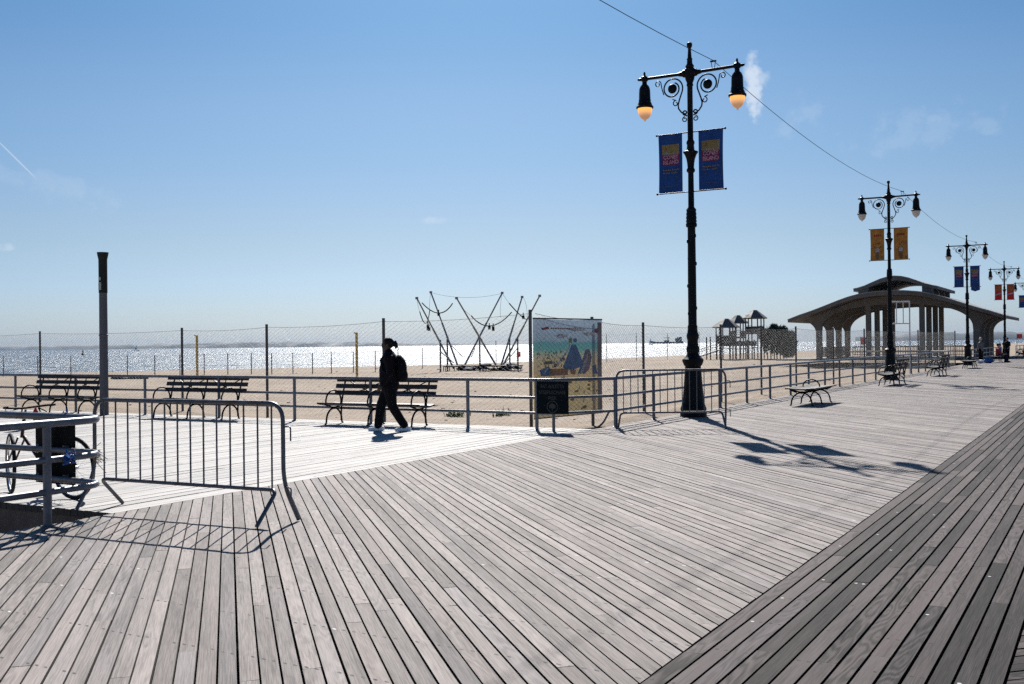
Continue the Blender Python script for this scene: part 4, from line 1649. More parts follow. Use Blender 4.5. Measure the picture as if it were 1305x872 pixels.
far_person('grey-haired man in dark clothes standing behind the third lamp post', (77.6, 7.88, 0), R(60), 'grey_cloth', 'dark_cloth', 'grey_hair')
far_person('person in a red jacket and blue trousers sitting on the far bench', (79.6, 7.0, .0), R(-70), 'red_cloth', 'navy_cloth', 'hair', seated=True, reach=.4)
far_person('person in blue sitting with stretched legs beside the person in red', (80.5, 6.98, .0), R(-75), 'blue_cloth', 'navy_cloth', 'hair', seated=True)
far_person('person in a dark top standing at the foot of the fourth lamp post', (92.6, 7.45, 0), R(150), 'dark_cloth', 'dark_cloth', 'hair')
m = MB()
m.ball((0, 0, .16), (.22, .34, .17), 14, 10)
m.ball((.02, .05, .24), (.15, .2, .12), 12, 8)
BG = remesh(m, 'beach_bag', M['blue_cloth'], None, .03, 3, loc=(76.6, 7.32, 0))
tag(BG, 'bright blue bag on the boards between the standing man and the person in red', 'bag')
m = MB()
m.ball((0, 0, .12), (.2, .22, .13), 12, 8)
m.ball((0, .12, .16), (.12, .1, .1), 10, 6)
tag(remesh(m, 'white_sack', M['sail'], None, .03, 3, loc=(76.2, 7.75, 0)), 'small white sack on the boards left of the bright blue bag', 'bag')

# ------------------------------------------------------------------ curved shelter
SX0, SC = 99.0, 17.15
SH = thing('beach_shelter', 'concrete beach shelter with a wide curved roof and a small raised roof on top', 'shelter', (SX0, SC, 0))
PROF = [(0, 5.93), (1.2, 5.90), (2.5, 5.76), (3.6, 5.50), (4.6, 5.16), (5.5, 4.82), (6.3, 4.52), (7.1, 4.24), (8.0, 3.96), (8.6, 3.74), (9.1, 3.55)]


def roof_z(y):
    y = abs(y)
    for (a, b), (c, d) in zip(PROF, PROF[1:]):
        if y <= c:
            return b + (d - b) * (y - a) / (c - a)
    return PROF[-1][1]


yy = [i * 18.2 / 48 - 9.1 for i in range(49)]
top = [(y, roof_z(y)) for y in yy]
bot = [(y, roof_z(y) - .20 - .14 * (1 - abs(y) / 9.1)) for y in yy[::-1]]
sf = lambda u, v, w: (w, u, v)


def ribbon(name, mat, top, bot, a, b):
    m = MB()
    n = len(top)
    vs = [sf(*p, w) for w in (a, b) for p in top + bot[::-1]]
    fs = []
    for i in range(n - 1):
        fs += [(i, i + 1, 2 * n + i + 1, 2 * n + i), (n + i, 3 * n + i, 3 * n + i + 1, n + i + 1),
               (i, n + i, n + i + 1, i + 1), (2 * n + i, 2 * n + i + 1, 3 * n + i + 1, 3 * n + i)]
    for i in (0, n - 1):
        fs.append((i, 2 * n + i, 3 * n + i, n + i))
    m.add(vs, fs)
    return m.build(name, M[mat], SH, 40, recalc=True)


ribbon('roof', 'concrete', top, bot, -1.9, 14.3)
ribbon('roof_covering', 'roofskin', [(y, roof_z(y) + .09) for y in yy], [(y, roof_z(y) + .003) for y in yy[::-1]], -2.0, 14.4)
# arched frames
LEG = 6.75
LW = .25
for k in range(4):
    w0 = k * 4.0
    pts = []
    outer = [(-LEG - LW, -.05), (-LEG - LW, 2.5), (-LEG - .42, 2.95), (-LEG - .9, 3.35), (-LEG - 1.5, roof_z(LEG + 1.5) - .36)]
    outer += [(y, roof_z(y) - .33) for y in [-LEG - .6 + i * (2 * LEG + 1.2) / 30 for i in range(31)]]
    outer += [(-y, z) for y, z in outer[:5][::-1]]
    inner = [(LEG - LW, -.05), (LEG - LW, 2.5)]
    a0 = LEG - LW
    inner += [(a0 * math.cos(t * PI / 24) ** .85 if math.cos(t * PI / 24) > 0 else 0, 2.5 + 2.35 * math.sin(t * PI / 24) ** .8) for t in range(1, 12)] + [(0, 4.88)]
    full = outer + inner + [(-y, z) for y, z in inner[:-1][::-1]]
    m = MB()
    # quad strip between the outer and the inner line, so the concave outline stays clean
    ol, il = outer, [(-y, z) for y, z in inner] + inner[:-1][::-1]

    def resample(l, n):
        d = [0]
        for p, q_ in zip(l, l[1:]):
            d.append(d[-1] + math.dist(p, q_))
        out = []
        j = 0
        for i in range(n + 1):
            s_ = d[-1] * i / n
            while j < len(d) - 2 and d[j + 1] < s_:
                j += 1
            k_ = (s_ - d[j]) / max(1e-9, d[j + 1] - d[j])
            out.append((l[j][0] + (l[j + 1][0] - l[j][0]) * k_, l[j][1] + (l[j + 1][1] - l[j][1]) * k_))
        return out
    NN = 80
    A1, B1 = resample(ol, NN), resample(il, NN)
    vs = [sf(*p, w) for w in (w0 + .03, w0 + .45) for p in A1 + B1]
    n = NN + 1
    fs = []
    for i in range(NN):
        fs += [(i, i + 1, n + i + 1, n + i), (2 * n + i, 3 * n + i, 3 * n + i + 1, 2 * n + i + 1), (i, 2 * n + i, 2 * n + i + 1, i + 1), (n + i, n + i + 1, 3 * n + i + 1, 3 * n + i)]
    for i in (0, NN):
        fs.append((i, n + i, 3 * n + i, 2 * n + i))
    m.add(vs, fs)
    m.build('arch_frame', M['concrete'], SH, 35, recalc=True)
    for y in (-2.3, 2.3):
        MB().box((w0 + .25, y, 2.38), (.36, .44, 4.86)).build('column', M['concrete'], SH)
# raised roof
cp = [(-3.6, 6.30), (-3.2, 6.38), (-2.6, 6.55), (-1.9, 6.85), (-1.2, 7.13), (-.6, 7.29), (0, 7.35)]
cp = cp + [(-y, z) for y, z in cp[:-1][::-1]]
ribbon('raised_roof', 'concrete', cp, [(y, z - .20 - .16 * (1 - abs(y) / 3.6)) for y, z in cp][::-1], .2, 12.2)
ribbon('raised_roof_covering', 'roofskin', [(y, z + .08) for y, z in cp], [(y, z + .003) for y, z in cp][::-1], .1, 12.3)
m = MB()
for y in (-2.75, 2.75):
    for k in range(4):
        m.box((.6 + k * 3.6, y, 6.05), (.5, .9, .75))
    m.box((6.2, y, 5.85), (11.6, .25, .3))
m.build('raised_roof_pier', M['concrete'], SH)
m = MB()
for x0, y0, x1, y1 in ((.3, -6.2, .3, 6.2), (12.2, -6.2, 12.2, 6.2), (.3, 6.6, 12.2, 6.6)):
    n = int(math.dist((x0, y0), (x1, y1)) / .22)
    for z in (.15, .55, 1.0):
        m.bar((x0, y0, z), (x1, y1, z), .06, .06)
    for i in range(n + 1):
        k = i / n
        m.box((x0 + (x1 - x0) * k, y0 + (y1 - y0) * k, .55), (.035, .035, .9))
m.build('balustrade', M['playpost'], SH)
mb = MB().box((SX0 + 6.2, SC, -.10), (18, 20, .14))
tag(mb.build('shelter_floor', M['concrete']), kind='structure')

# white pipe frame standing before the shelter
WF = thing('pipe_gantry', 'white rectangular pipe gantry standing on the sand before the shelter', 'gantry', at(1147, 66, -.7), YAW - PI / 2)
m = MB()
for x in (-.62, .62):
    m.tube([(x, 0, -.1), (x, 0, 4.75)], .045, 8)
m.build('upright', M['white_pipe'], WF, 50)
m = MB()
for z in (4.72, 3.35):
    m.tube([(-.62, 0, z), (.62, 0, z)], .04, 8)
for x in (-.2, .22):
    m.tube([(x, 0, 3.35), (x, 0, 4.72)], .03, 8)
m.build('cross_pipe', M['white_pipe'], WF, 50)

# ------------------------------------------------------------------ playground
PD = 138.0


def play_tower(label, px0, px1, ye, yt, dd, seed):
    d = PD + dd
    k = d / F_PX
    x, y, _ = at((px0 + px1) / 2, d)
    t = thing('play_tower', label, 'play tower', (x, y, -.72), YAW + R(12), 'roofed towers of the beach playground')
    half = (px1 - px0) / 2 * k * .86
    ze, zt = zat(px0, ye, d) + .72, zat(px0, yt, d) + .72
    vs = [(half * 1.12 * math.cos(a * PI / 3 + .3), half * 1.12 * math.sin(a * PI / 3 + .3), ze) for a in range(6)]
    vs += [(half * .22 * math.cos(a * PI / 3 + .3), half * .22 * math.sin(a * PI / 3 + .3), zt) for a in range(6)]
    vs += [(x_ * .97, y_ * .97, z_ - .12) for x_, y_, z_ in vs[:6]]
    fs = [(i, (i + 1) % 6, 6 + (i + 1) % 6, 6 + i) for i in range(6)] + [tuple(range(6, 12))] + [(12 + i, 12 + (i + 1) % 6, (i + 1) % 6, i) for i in range(6)] + [tuple(range(12, 18))[::-1]]
    MB().add(vs, fs).build('roof', M['playroof'], t)
    pz = ze - 1.9
    for a in range(6):
        c, s_ = half * .8 * math.cos(a * PI / 3 + .3), half * .8 * math.sin(a * PI / 3 + .3)
        MB().tube([(c, s_, -.1), (c, s_, ze)], .085, 8).build('post', M['playpost'], t, 50)
    m = MB()
    m.lathe([(half * .82, pz - .25), (half * .82, pz)], 6, phase=.3)
    m.build('platform', M['playpost'], t)
    m = MB()
    for a in range(6):
        p = Vector((half * .8 * math.cos(a * PI / 3 + .3), half * .8 * math.sin(a * PI / 3 + .3), 0))
        q_ = Vector((half * .8 * math.cos((a + 1) * PI / 3 + .3), half * .8 * math.sin((a + 1) * PI / 3 + .3), 0))
        if (a + seed) % 3:
            m.bar(p + Vector((0, 0, pz + .4)), q_ + Vector((0, 0, pz + .4)), .06, .75)
        else:
            for z in (.3, .6, .85):
                m.bar(p + Vector((0, 0, pz + z)), q_ + Vector((0, 0, pz + z)), .05, .05)
    m.build('guard_panel', M['playgreen'], t)
    return t


play_tower('roofed play tower at the left of the beach playground, beside the ramp', 907, 944, 417, 406.5, 0, 0)
play_tower('middle play tower with the half-hidden roof behind the other two', 926, 955, 411.5, 402, 5, 1)
play_tower('tallest roofed play tower next to the dark shrub', 945, 979, 405.5, 395.5, 1, 2)
x, y, _ = at(898, PD)
PRM = thing('play_ramp', 'sloping play ramp with posts at the left end of the playground', 'ramp', (x, y, -.72), YAW - PI / 2)
m = MB()
m.bar((-1.6, 0, .2), (2.2, 0, 1.35), 1.1, .14)
m.build('ramp_board', M['playpost'], PRM)
for px in (.25, .75, 1.6):
    MB().tube([(px, 0, -.1), (px, 0, 3.0)], .085, 8).build('post', M['playpost'], PRM, 50)
m = MB()
for z in (.55, .85):
    m.bar((-1.6, .5, .2 + z), (2.2, .5, 1.35 + z), .05, .07)
m.build('hand_rail', M['playgreen'], PRM)
x, y, _ = at(941, PD + 1)
PBR = thing('play_bridge', 'dark play bridge with hanging panels joining the playground towers', 'play bridge', (x, y, -.72), YAW - PI / 2)
m = MB()
for i in range(9):
    m.box((-2.2 + i * .55, 0, 1.55 - .16 * math.sin(PI * i / 8)), (.5, 1.0, .08))
m.build('bridge_boards', M['playpost'], PBR)
m = MB()
for s_ in (-.5, .5):
    m.bar((-2.3, s_, 2.1), (2.3, s_, 2.1), .05, .65)
m.build('side_panel', M['playgreen'], PBR)
for i in (-2.2, -1.0, .3, 1.3, 2.2):
    MB().tube([(i, .5, -.1), (i, .5, 2.6)], .08, 8).build('post', M['playpost'], PBR, 50)

# dark shrub with a dead brown patch beside the towers
SHB = thing('dark_shrub', 'dark green conifer shrub with a brown dead patch right of the playground', 'shrub', at(990, PD + 2, -.74), YAW - PI / 2)
r = random.Random(21)
m = MB()
lobes = [(-.9, 0, 2.9, 1.3), (.2, .3, 3.1, 1.2), (1.1, 0, 2.6, 1.25), (1.7, .2, 2.0, 1.15), (1.5, 0, 1.1, 1.1), (.4, .4, 1.9, 1.5), (-.6, .5, 1.8, 1.4), (-1.6, .2, 3.1, .8), (1.9, 0, 3.0, .6), (.9, .1, 3.6, .6), (-.3, .1, 3.9, .6)]
for (cx, cy, cz, cr) in lobes:
    for i in range(520):
        v = Vector((r.gauss(0, 1), r.gauss(0, 1), r.gauss(0, 1)))
        v = v.normalized() * cr * (r.random() ** .35)
        p = Vector((cx, cy, cz)) + v
        if p.z < .15:
            continue
        if Vector((p.x + .05, 0, (p.z - 1.9) * 1.6)).length < 1.2 and p.y < .3:
            continue
        up = Vector((r.gauss(0, .5), r.gauss(0, .5), 1)).normalized()
        sd = up.orthogonal().normalized()
        l, w = r.uniform(.25, .55), r.uniform(.09, .18)
        m.add([p - sd * w, p + sd * w, p + up * l], [(0, 1, 2)])
m.build('crown', M['shrub'], SHB)
m = MB()
for i in range(420):
    p = Vector((r.gauss(-.05, .55), r.uniform(-.4, .5), 1.9 + r.gauss(0, .33)))
    d_ = Vector((r.gauss(.2, 1), r.gauss(0, .5), r.gauss(.3, .6))).normalized()
    sd = d_.orthogonal().normalized() * .03
    m.add([p - sd, p + sd, p + d_ * r.uniform(.25, .6)], [(0, 1, 2)])
m.build('dead_branches', M['brownleaf'], SHB)
m = MB()
for i in range(7):
    a = Vector((-1.2 + i * .42, .1, -.1))
    m.tube([a, a + Vector((r.uniform(-.2, .2), 0, 1.2)), a + Vector((r.uniform(-.5, .5), .1, 2.6))], [.09, .06, .03], 6)
m.build('trunk', M['bark'], SHB)

# ------------------------------------------------------------------ bungee trampoline rig
BD = 92.0
bx, by, _ = at(605, BD)
BR = thing('bungee_trampoline', 'bungee trampoline rig with leaning grey poles and hanging cords on the sand', 'trampoline', (bx, by, -.74))
bo = Vector((bx, by, -.74))
Z = lambda cx, cy, dd=0.: P3(520 + cx / 6.705, 360 + cy / 6.705, BD + dd) - bo
poles = [((75, 135, -2.5), (392, 738, -.4)), ((195, 85, 2.5), (425, 712, .6)), ((415, 135, -3), (750, 706, -.2)), ((805, 90, 3), (482, 712, .5)), ((975, 125, 2.4), (795, 712, .6)), ((1125, 115, -2.2), (808, 715, -.4))]
tops = []
for a, b in poles:
    A, B = Z(*a), Z(*b)
    tops.append(A)
    m = MB().tube([B, A.lerp(B, .42), A.lerp(B, .42), A], [.085, .085, .065, .065], 8)
    m.lathe([(.13, -.1), (.13, .1)], 8, c=tuple(A))
    m.lathe([(.11, -.08), (.11, .08)], 8, c=tuple(A.lerp(B, .62)))
    m.build('leaning_pole', M['pole_alu'], BR, 50)
for cx, cy, dd in ((275, 490, -1.2), (335, 485, 1.0), (612, 480, 0), (868, 480, 1.0), (937, 480, -1.2)):
    p = Z(cx, cy, dd)
    MB().tube([(p.x, p.y, 0), p], .075, 8).build('upright', M['fencepost'], BR, 50)
m = MB()
for a, b in (((275, 590, -1.2), (392, 690, -.4)), ((360, 530, 1), (470, 640, .6)), ((937, 560, -1.2), (830, 690, -.3)), ((575, 560, .2), (540, 640, .2))):
    m.tube([Z(*a), Z(*b)], .035, 6)
m.build('diagonal_strut', M['fencepost'], BR, 50)


def cord(a, mid, b, r_, name):
    A, C, B = Z(*a), Z(*mid), Z(*b)
    pts = []
    for i in range(17):
        t = i / 16
        pts.append(A * ((1 - t) * (1 - 2 * t)) + C * (4 * t * (1 - t)) + B * (t * (2 * t - 1)))
    MB().tube(pts, r_, 6).build(name, M['rubber'], BR, 60)


cord((120, 175, 1.5), (262, 262, 0), (380, 180, -1.5), .05, 'elastic_cord')
cord((100, 250, -2), (150, 350, -2), (185, 240, 0), .045, 'elastic_cord')
cord((540, 285, -1), (705, 372, 0), (885, 255, 1), .05, 'elastic_cord')
cord((865, 180, 2), (965, 285, 1), (1020, 315, 0), .05, 'elastic_cord')
cord((75, 140, -2.5), (85, 195, -2.3), (100, 250, -2), .012, 'thin_line')
cord((195, 90, 2.5), (185, 165, 1), (185, 240, 0), .012, 'thin_line')
cord((415, 140, -3), (470, 225, -2), (540, 285, -1), .012, 'thin_line')
cord((805, 95, 3), (790, 200, 2), (790, 300, 1), .012, 'thin_line')
cord((805, 95, 3), (840, 145, 2.5), (865, 180, 2), .012, 'thin_line')
cord((215, 92, 2.5), (500, 130, 0), (800, 95, 3), .012, 'thin_line')
cord((985, 130, 2.4), (1010, 200, 2), (1020, 315, 0), .012, 'thin_line')
m = MB()
for cx, cy, dd, h_ in ((170, 385, -2, .5), (262, 272, 0, .3), (695, 388, 0, .3), (728, 395, 0, .42), (985, 298, .8, .3), (180, 400, -2, .3)):
    p = Z(cx, cy, dd)
    m.box(p, (.12, .2, h_))
    m.tube([p + Vector((0, 0, h_ / 2 + .25)), p - Vector((0, 0, h_ / 2))], .05, 6)
m.build('harness', M['rubber'], BR)
m = MB()
for cx, w, dd in ((420, 2.4, -.3), (545, 2.4, .2), (700, 2.5, 0), (850, 2.6, -.3)):
    p = Z(cx, 735, dd)
    m.lathe([(w / 2, .42), (w / 2 + .06, .46), (w / 2 + .06, .52), (w / 2, .55)], 18, c=(p.x, p.y, 0))
    for k in range(8):
        a = k * PI / 4
        m.tube([(p.x + w / 2 * math.cos(a), p.y + w / 2 * math.sin(a), 0), (p.x + w / 2 * math.cos(a), p.y + w / 2 * math.sin(a), .45)], .04, 6)
m.build('trampoline_bed', M['rubber'], BR, 50)
m = MB()
r = random.Random(4)
for i in range(16):
    p = Z(r.uniform(430, 930), 742, r.uniform(-1.6, .6))
    m.ball((p.x, p.y, r.uniform(.1, .62)), (r.uniform(.25, .6), r.uniform(.3, .7), r.uniform(.1, .25)), 8, 5)
m.build('folded_cover', M['tarp'], BR, 40)
m = MB()
p = Z(945, 615, -1.3)
m.box(p, (.03, .34, .46), Matrix.Rotation(YAW, 3, 'Z'))
m.build('red_flag', M['red'], BR)

# ------------------------------------------------------------------ far fence posts, poles and heaps on the beach
fp = [(4, 480, 454), (48, 480, 454), (90, 480, 454), (162, 479.5, 453), (197, 479.5, 453), (229, 479, 452), (260, 479, 451), (290, 479, 450.5), (320, 478.5, 450), (346, 478.5, 450),
      (373, 478, 450), (398, 478, 450), (422, 477.5, 449), (450, 477, 448), (478, 476, 447), (507, 474, 445), (538, 471, 443), (632, 468, 434), (690, 465, 431), (773, 462, 426), (811, 460.5, 424.5),
      (850.5, 459, 424.5), (891, 458, 423)]
pos = []
for px, yb, yt in fp:
    a, u, fw = pix(px, yb)
    d = (-.78 - EYE) * fw / u
    x, y, _ = at(px, d)
    pos.append((Vector((x, y, -.8)), zat(px, yt, d)))
o = pos[0][0].copy()
FF = thing('beach_fence', 'row of thin fence posts with wire far out on the sand by the water', 'fence', o)
for p, z in pos:
    MB().tube([p - o - Vector((0, 0, .3)), Vector((p.x, p.y, z)) - o], .042, 6).build('post', M['fencepost'], FF, 50)
m = MB()
for (p, z), (q_, z2) in zip(pos, pos[1:]):
    for k in (.97, .5):
        A, B = Vector((p.x, p.y, -.8 + (z + .8) * k)) - o, Vector((q_.x, q_.y, -.8 + (z2 + .8) * k)) - o
        m.tube([A, (A + B) / 2 - Vector((0, 0, .08)), B], .006, 4)
m.build('wire', M['wire'], FF)

for px, yb, yt, lb in ((251, 482, 427.5, 'thin yellow post on the sand between the two left pier benches'), (454.5, 482, 424, 'thin yellow post on the sand left of the walking woman')):
    a, u, fw = pix(px, yb)
    d = (-.75 - EYE) * fw / u
    m = MB().tube([(0, 0, -.2), (0, 0, zat(px, yt, d) + .75)], .095, 8)
    m.tube([(0, 0, zat(px, yt, d) + .70), (-.2 * SY, .2 * CY, zat(px, yt, d) + .74)], .05, 6)
    x, y, _ = at(px, d)
    tag(m.build('yellow_post', M['yellow'], None, 50, loc=(x, y, -.75)), lb, 'post', 'yellow posts on the sand')

m = MB()
r = random.Random(8)
for i in range(14):
    m.ball((r.uniform(-1.3, 1.3), r.uniform(-.4, .4), .05), (r.uniform(.3, .7), r.uniform(.2, .4), r.uniform(.14, .30)), 10, 6)
x, y, _ = at(165, 80)
o = remesh(m, 'tarp_heap', M['tarp'], None, .06, 3, loc=(x, y, -.74))
o.rotation_euler.z = YAW - PI / 2
tag(o, 'low dark blue tarp heap on the sand just right of the tall grey pole', 'tarp')

m = MB()
r = random.Random(31)
for i in range(260):
    d = 24 / (r.random() * .78 + .12)
    x, y, _ = at(r.uniform(-40, 1340), d)
    if y < 14.2 or y > crest(x) - 3 or (x < 19 and y < 62):
        continue
    q_ = r.uniform(.012, .035) * (1 + d / 60)
    m.ball((x, y, sandz(x, y) + q_ * .2), (q_ * r.uniform(.8, 2), q_ * r.uniform(.8, 2), q_ * .5), 6, 4)
tag(m.build('beach_litter', paint('dry_sea_litter', (.13, .10, .075), .9, 0, .4, .5)), kind='stuff')

# red warning flag out on the beach
for px, yy_, d, lb in ((1097, 435.5, 118, 'small red flag on a thin pole on the sand before the shelter'), (1296, 429, 190, 'tiny red flag on a pole at the right edge beyond the shelter')):
    x, y, _ = at(px, d, -.74)
    t = thing('warning_flag', lb, 'flag', (x, y, -.74), YAW, 'red flags on the beach')
    z = zat(px, yy_, d) + .74
    MB().tube([(0, 0, -.1), (0, 0, z + .5)], .04, 6).build('pole', M['fencepost'], t, 50)
    vs = [(.05 * math.sin(i * 1.4), -.04 - .95 * i / 6, z + .45 - .8 * j) for i in range(7) for j in (0, 1)]
    vs += [(v[0] + .01, v[1], v[2]) for v in vs]
    fs = [(2 * i, 2 * i + 1, 2 * i + 3, 2 * i + 2) for i in range(6)] + [(14 + 2 * i, 14 + 2 * i + 2, 14 + 2 * i + 3, 14 + 2 * i + 1) for i in range(6)]
    MB().add(vs, fs).build('cloth', M['red'], t)

# ------------------------------------------------------------------ vessels
VD = 3600.0
x, y, _ = at(850.5, VD)
SHIP = thing('cargo_ship', 'dark cargo ship with a deck crane on the horizon left of the lamp post', 'ship', (x, y, -2.1), YAW - PI / 2)
k = VD / F_PX * .94
hl = [(-21.5, 0), (-22.5, 6.0), (-19, 5.2), (-17, 4.0), (10, 4.0), (11, 5.0), (21, 5.0), (21.5, 0)]
MB().prism([(a * k, b * k * .62 + .5) for a, b in hl], -9, 9, lambda u, v, w: (u, w, v)).build('hull', M['ship'], SHIP, recalc=True)
m = MB()
m.box((15 * k, 0, 5.2 * k), (8.5 * k, 14, 4.2 * k))
m.box((17.5 * k, 0, 8.0 * k), (4 * k, 11, 2 * k))
m.box((13.8 * k, 0, 7.6 * k), (1.1 * k, 6, 2.4 * k))
m.box((-1 * k, 0, 3.6 * k), (6 * k, 12, 2.2 * k))
m.build('superstructure', M['ship'], SHIP)
m = MB()
m.box((1.8 * k, 0, 6 * k), (.6 * k, 2, 6.5 * k))
m.bar((-5.2 * k, 0, 8.2 * k), (3 * k, 0, 8.0 * k), 2, 1.3)
m.build('deck_crane', M['ship'], SHIP)


def sailboat(label, px, d, hm):
    x, y, _ = at(px, d)
    t = thing('sailing_boat', label, 'boat', (x, y, -2.1), YAW - PI / 2, 'small boats far out on the water')
    MB().prism([(-4, .9), (4.5, 1.1), (3.6, -.2), (-3.6, -.2)], -1.1, 1.1, lambda u, v, w: (u, w, v)).build('hull', M['ship'], t, recalc=True)
    MB().prism([(.15, 1.8), (.3, hm), (-3.3, 1.9)], -.05, .05, lambda u, v, w: (u, w, v)).build('sail', M['sail'], t, recalc=True)
    MB().tube([(.3, 0, .5), (.3, 0, hm + .3)], .09, 6).build('mast', M['ship'], t)


sailboat('tiny sailing boat on the horizon just left of the cargo ship', 829, 1900, 13)
sailboat('tiny sailing boat on the horizon right of the tall grey pole', 174, 1700, 9)
x, y, _ = at(105.5, 620)
BU = thing('sea_buoy', 'small dark buoy floating on the water left of the tall grey pole', 'buoy', (x, y, -2.1))
MB().lathe([(1.0, -.3), (1.1, .2), (.9, .6), (.45, .8), (.22, 2.6), (.3, 2.7), (.28, 3.1), (.05, 3.4)], 10).build('float', M['ship'], BU, 40)

# ------------------------------------------------------------------ air
HZ = True
if HZ:
    m = MB().box((4500, 4500, 46), (13000, 13000, 98.6))
    hz = m.build('haze', None)
    tag(hz, kind='stuff')
    mt = bpy.data.materials.new('thin_sea_haze')
    mt.use_nodes = True
    nt = mt.node_tree
    nt.nodes.remove(nt.nodes['Principled BSDF'])
    v = nt.nodes.new('ShaderNodeVolumePrincipled')
    v.inputs['Color'].default_value = (.36, .62, 1, 1)
    v.inputs['Density'].default_value = 2.2e-5
    v.inputs['Anisotropy'].default_value = .0
    nt.links.new(v.outputs[0], nt.nodes['Material Output'].inputs['Volume'])
    hz.data.materials.append(mt)

# ------------------------------------------------------------------ sky and sun
W = bpy.data.worlds.new('World')
S.world = W
W.use_nodes = True
nt = W.node_tree
bg = nt.nodes['Background']
sky = nt.nodes.new('ShaderNodeTexSky')
sky.sky_type = 'NISHITA'
sky.sun_disc = False
sky.sun_elevation = SUN_EL
sky.sun_rotation = PI / 2 - SUN_AZ
sky.air_density, sky.dust_density, sky.ozone_density = 1.0, .7, 2.5
sky.altitude = 0
SKY_STR = .05
tc = nt.nodes.new('ShaderNodeTexCoord').outputs['Generated']


def skydir(px, py):
    a, u, fw = pix(px, py)
    return Vector((fw * CY + a * SY, fw * SY - a * CY, u)).normalized()


def dot(vec):
    n = nt.nodes.new('ShaderNodeVectorMath')
    n.operation = 'DOT_PRODUCT'
    nt.links.new(tc, n.inputs[0])
    n.inputs[1].default_value = vec
    return n.outputs['Value']


def cloud(px, py, hw, hh, tilt, strength, scale, seed, lo=.42, hi=.72):
    """a thin cloud at a fixed bearing in the sky dome"""
    c = skydir(px, py)
    rt = Vector((SY, -CY, 0))
    rt = (rt - c * rt.dot(c)).normalized()
    up = c.cross(rt) * -1
    if up.z < 0:
        up = -up
    A = rt * math.cos(tilt) + up * math.sin(tilt)
    B = up * math.cos(tilt) - rt * math.sin(tilt)
    u = math_(nt, 'MULTIPLY', dot(A), F_PX / hw)
    v = math_(nt, 'MULTIPLY', dot(B), F_PX / hh)
    # centre offset: dot(A, c) is 0 by construction
    front = math_(nt, 'GREATER_THAN', dot(c), 0.)
    d2 = math_(nt, 'ADD', math_(nt, 'MULTIPLY', u, u), math_(nt, 'MULTIPLY', v, v))
    cc = nt.nodes.new('ShaderNodeCombineXYZ')
    nt.links.new(math_(nt, 'MULTIPLY', u, hw / 30.), cc.inputs[0])
    nt.links.new(math_(nt, 'MULTIPLY', v, hh / 30.), cc.inputs[1])
    cc.inputs[2].default_value = seed
    n = noise(nt, cc.outputs[0], scale, 6, .6)
    e = math_(nt, 'SUBTRACT', n, math_(nt, 'MULTIPLY', d2, .28))
    return math_(nt, 'MULTIPLY', math_(nt, 'MULTIPLY', ramp(nt, e, lo - .12, hi - .12), front), strength)


parts = [cloud(961, 112, 12, 42, R(5), .70, 1.3, 3.1, .30, .62), cloud(971, 103, 18, 16, 0, .42, 1.6, 8.2, .36, .7), cloud(1020, 150, 46, 34, R(30), .12, 1.2, 1.0), cloud(1165, 165, 110, 34, R(12), .10, 1.3, 4.4),
         cloud(1190, 153, 20, 9, 0, .16, 1.5, 2.2), cloud(1250, 160, 40, 14, R(-10), .10, 1.4, 6.2), cloud(70, 238, 110, 22, R(-18), .10, 1.2, 9.0), cloud(550, 281, 26, 6, 0, .22, 1.5, 5.5),
         cloud(0, 316, 24, 7, 0, .3, 1.5, 7.5), cloud(21, 203, 22, .7, R(-50), .34, .5, 2.0, .0, .3)]
tot = parts[0]
for p in parts[1:]:
    tot = math_(nt, 'MAXIMUM', tot, p)
sz = nt.nodes.new('ShaderNodeSeparateXYZ')
nt.links.new(tc, sz.inputs[0])
cr = nt.nodes.new('ShaderNodeValToRGB')      # clear-air balance of the sky by height
cr.color_ramp.interpolation = 'EASE'
stops = [(.0, (.285, .375, .595)), (.04, (.297, .380, .552)), (.105, (.302, .362, .445)), (.20, (.265, .362, .447)), (.31, (.192, .325, .438)), (.6, (.16, .30, .43))]
e = cr.color_ramp.elements
e[0].position, e[0].color = stops[0][0], (*stops[0][1], 1)
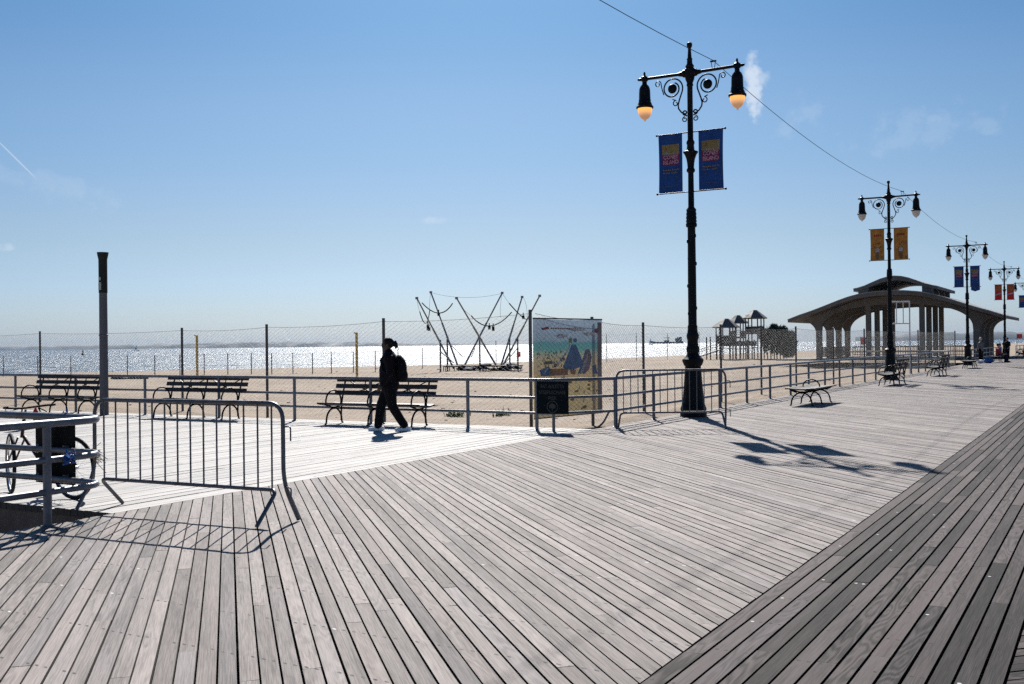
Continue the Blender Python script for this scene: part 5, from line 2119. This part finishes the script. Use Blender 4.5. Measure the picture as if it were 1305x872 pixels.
e[1].position, e[1].color = stops[-1][0], (*stops[-1][1], 1)
for p_, c_ in stops[1:-1]:
    k_ = e.new(p_)
    k_.color = (*c_, 1)
nt.links.new(sz.outputs[2], cr.inputs[0])
skc = mixc(nt, 1., sky.outputs[0], cr.outputs[0], 'MULTIPLY')
skc = mixc(nt, 1., skc, (2., 2., 2.), 'MULTIPLY')
col = mixc(nt, tot, skc, (9.5, 10.2, 11.2))
nt.links.new(col, bg.inputs[0])
bg.inputs[1].default_value = SKY_STR

sd = bpy.data.lights.new('sun', 'SUN')
sd.energy, sd.angle, sd.color = 5.0, R(.53), (1, .955, .89)
so = bpy.data.objects.new('sun', sd)
COL.objects.link(so)
to_sun = Vector((math.cos(SUN_EL) * math.cos(SUN_AZ), math.cos(SUN_EL) * math.sin(SUN_AZ), math.sin(SUN_EL)))
so.rotation_euler = to_sun.to_track_quat('Z', 'Y').to_euler()
so.location = (40, 30, 60)

# ------------------------------------------------------------------ camera
cd = bpy.data.cameras.new('camera')
cd.sensor_width, cd.lens = 36, 36 * F_PX / 1305
cd.clip_start, cd.clip_end = .05, 30000
co = bpy.data.objects.new('camera', cd)
COL.objects.link(co)
fwd = Vector((CY * math.cos(PITCH), SY * math.cos(PITCH), math.sin(PITCH)))
r0 = Vector((SY, -CY, 0))
u0 = r0.cross(fwd)
rt = r0 * math.cos(ROLL) - u0 * math.sin(ROLL)
up = r0 * math.sin(ROLL) + u0 * math.cos(ROLL)
co.matrix_world = Matrix((rt, up, -fwd)).transposed().to_4x4()
co.location = (0, 0, EYE)
S.camera = co

S.view_settings.view_transform = 'Standard'
S.view_settings.look = 'None'
S.view_settings.exposure = 0.76
S.view_settings.gamma = 1
S.view_settings.use_curve_mapping = False
S.cycles.max_bounces = 6
S.cycles.diffuse_bounces = 3
S.cycles.glossy_bounces = 3
S.cycles.transmission_bounces = 3
S.cycles.volume_bounces = 0
S.cycles.sample_clamp_indirect = 4
S.cycles.sample_clamp_direct = 5
S.cycles.use_denoising = False
S.cycles.use_adaptive_sampling = False
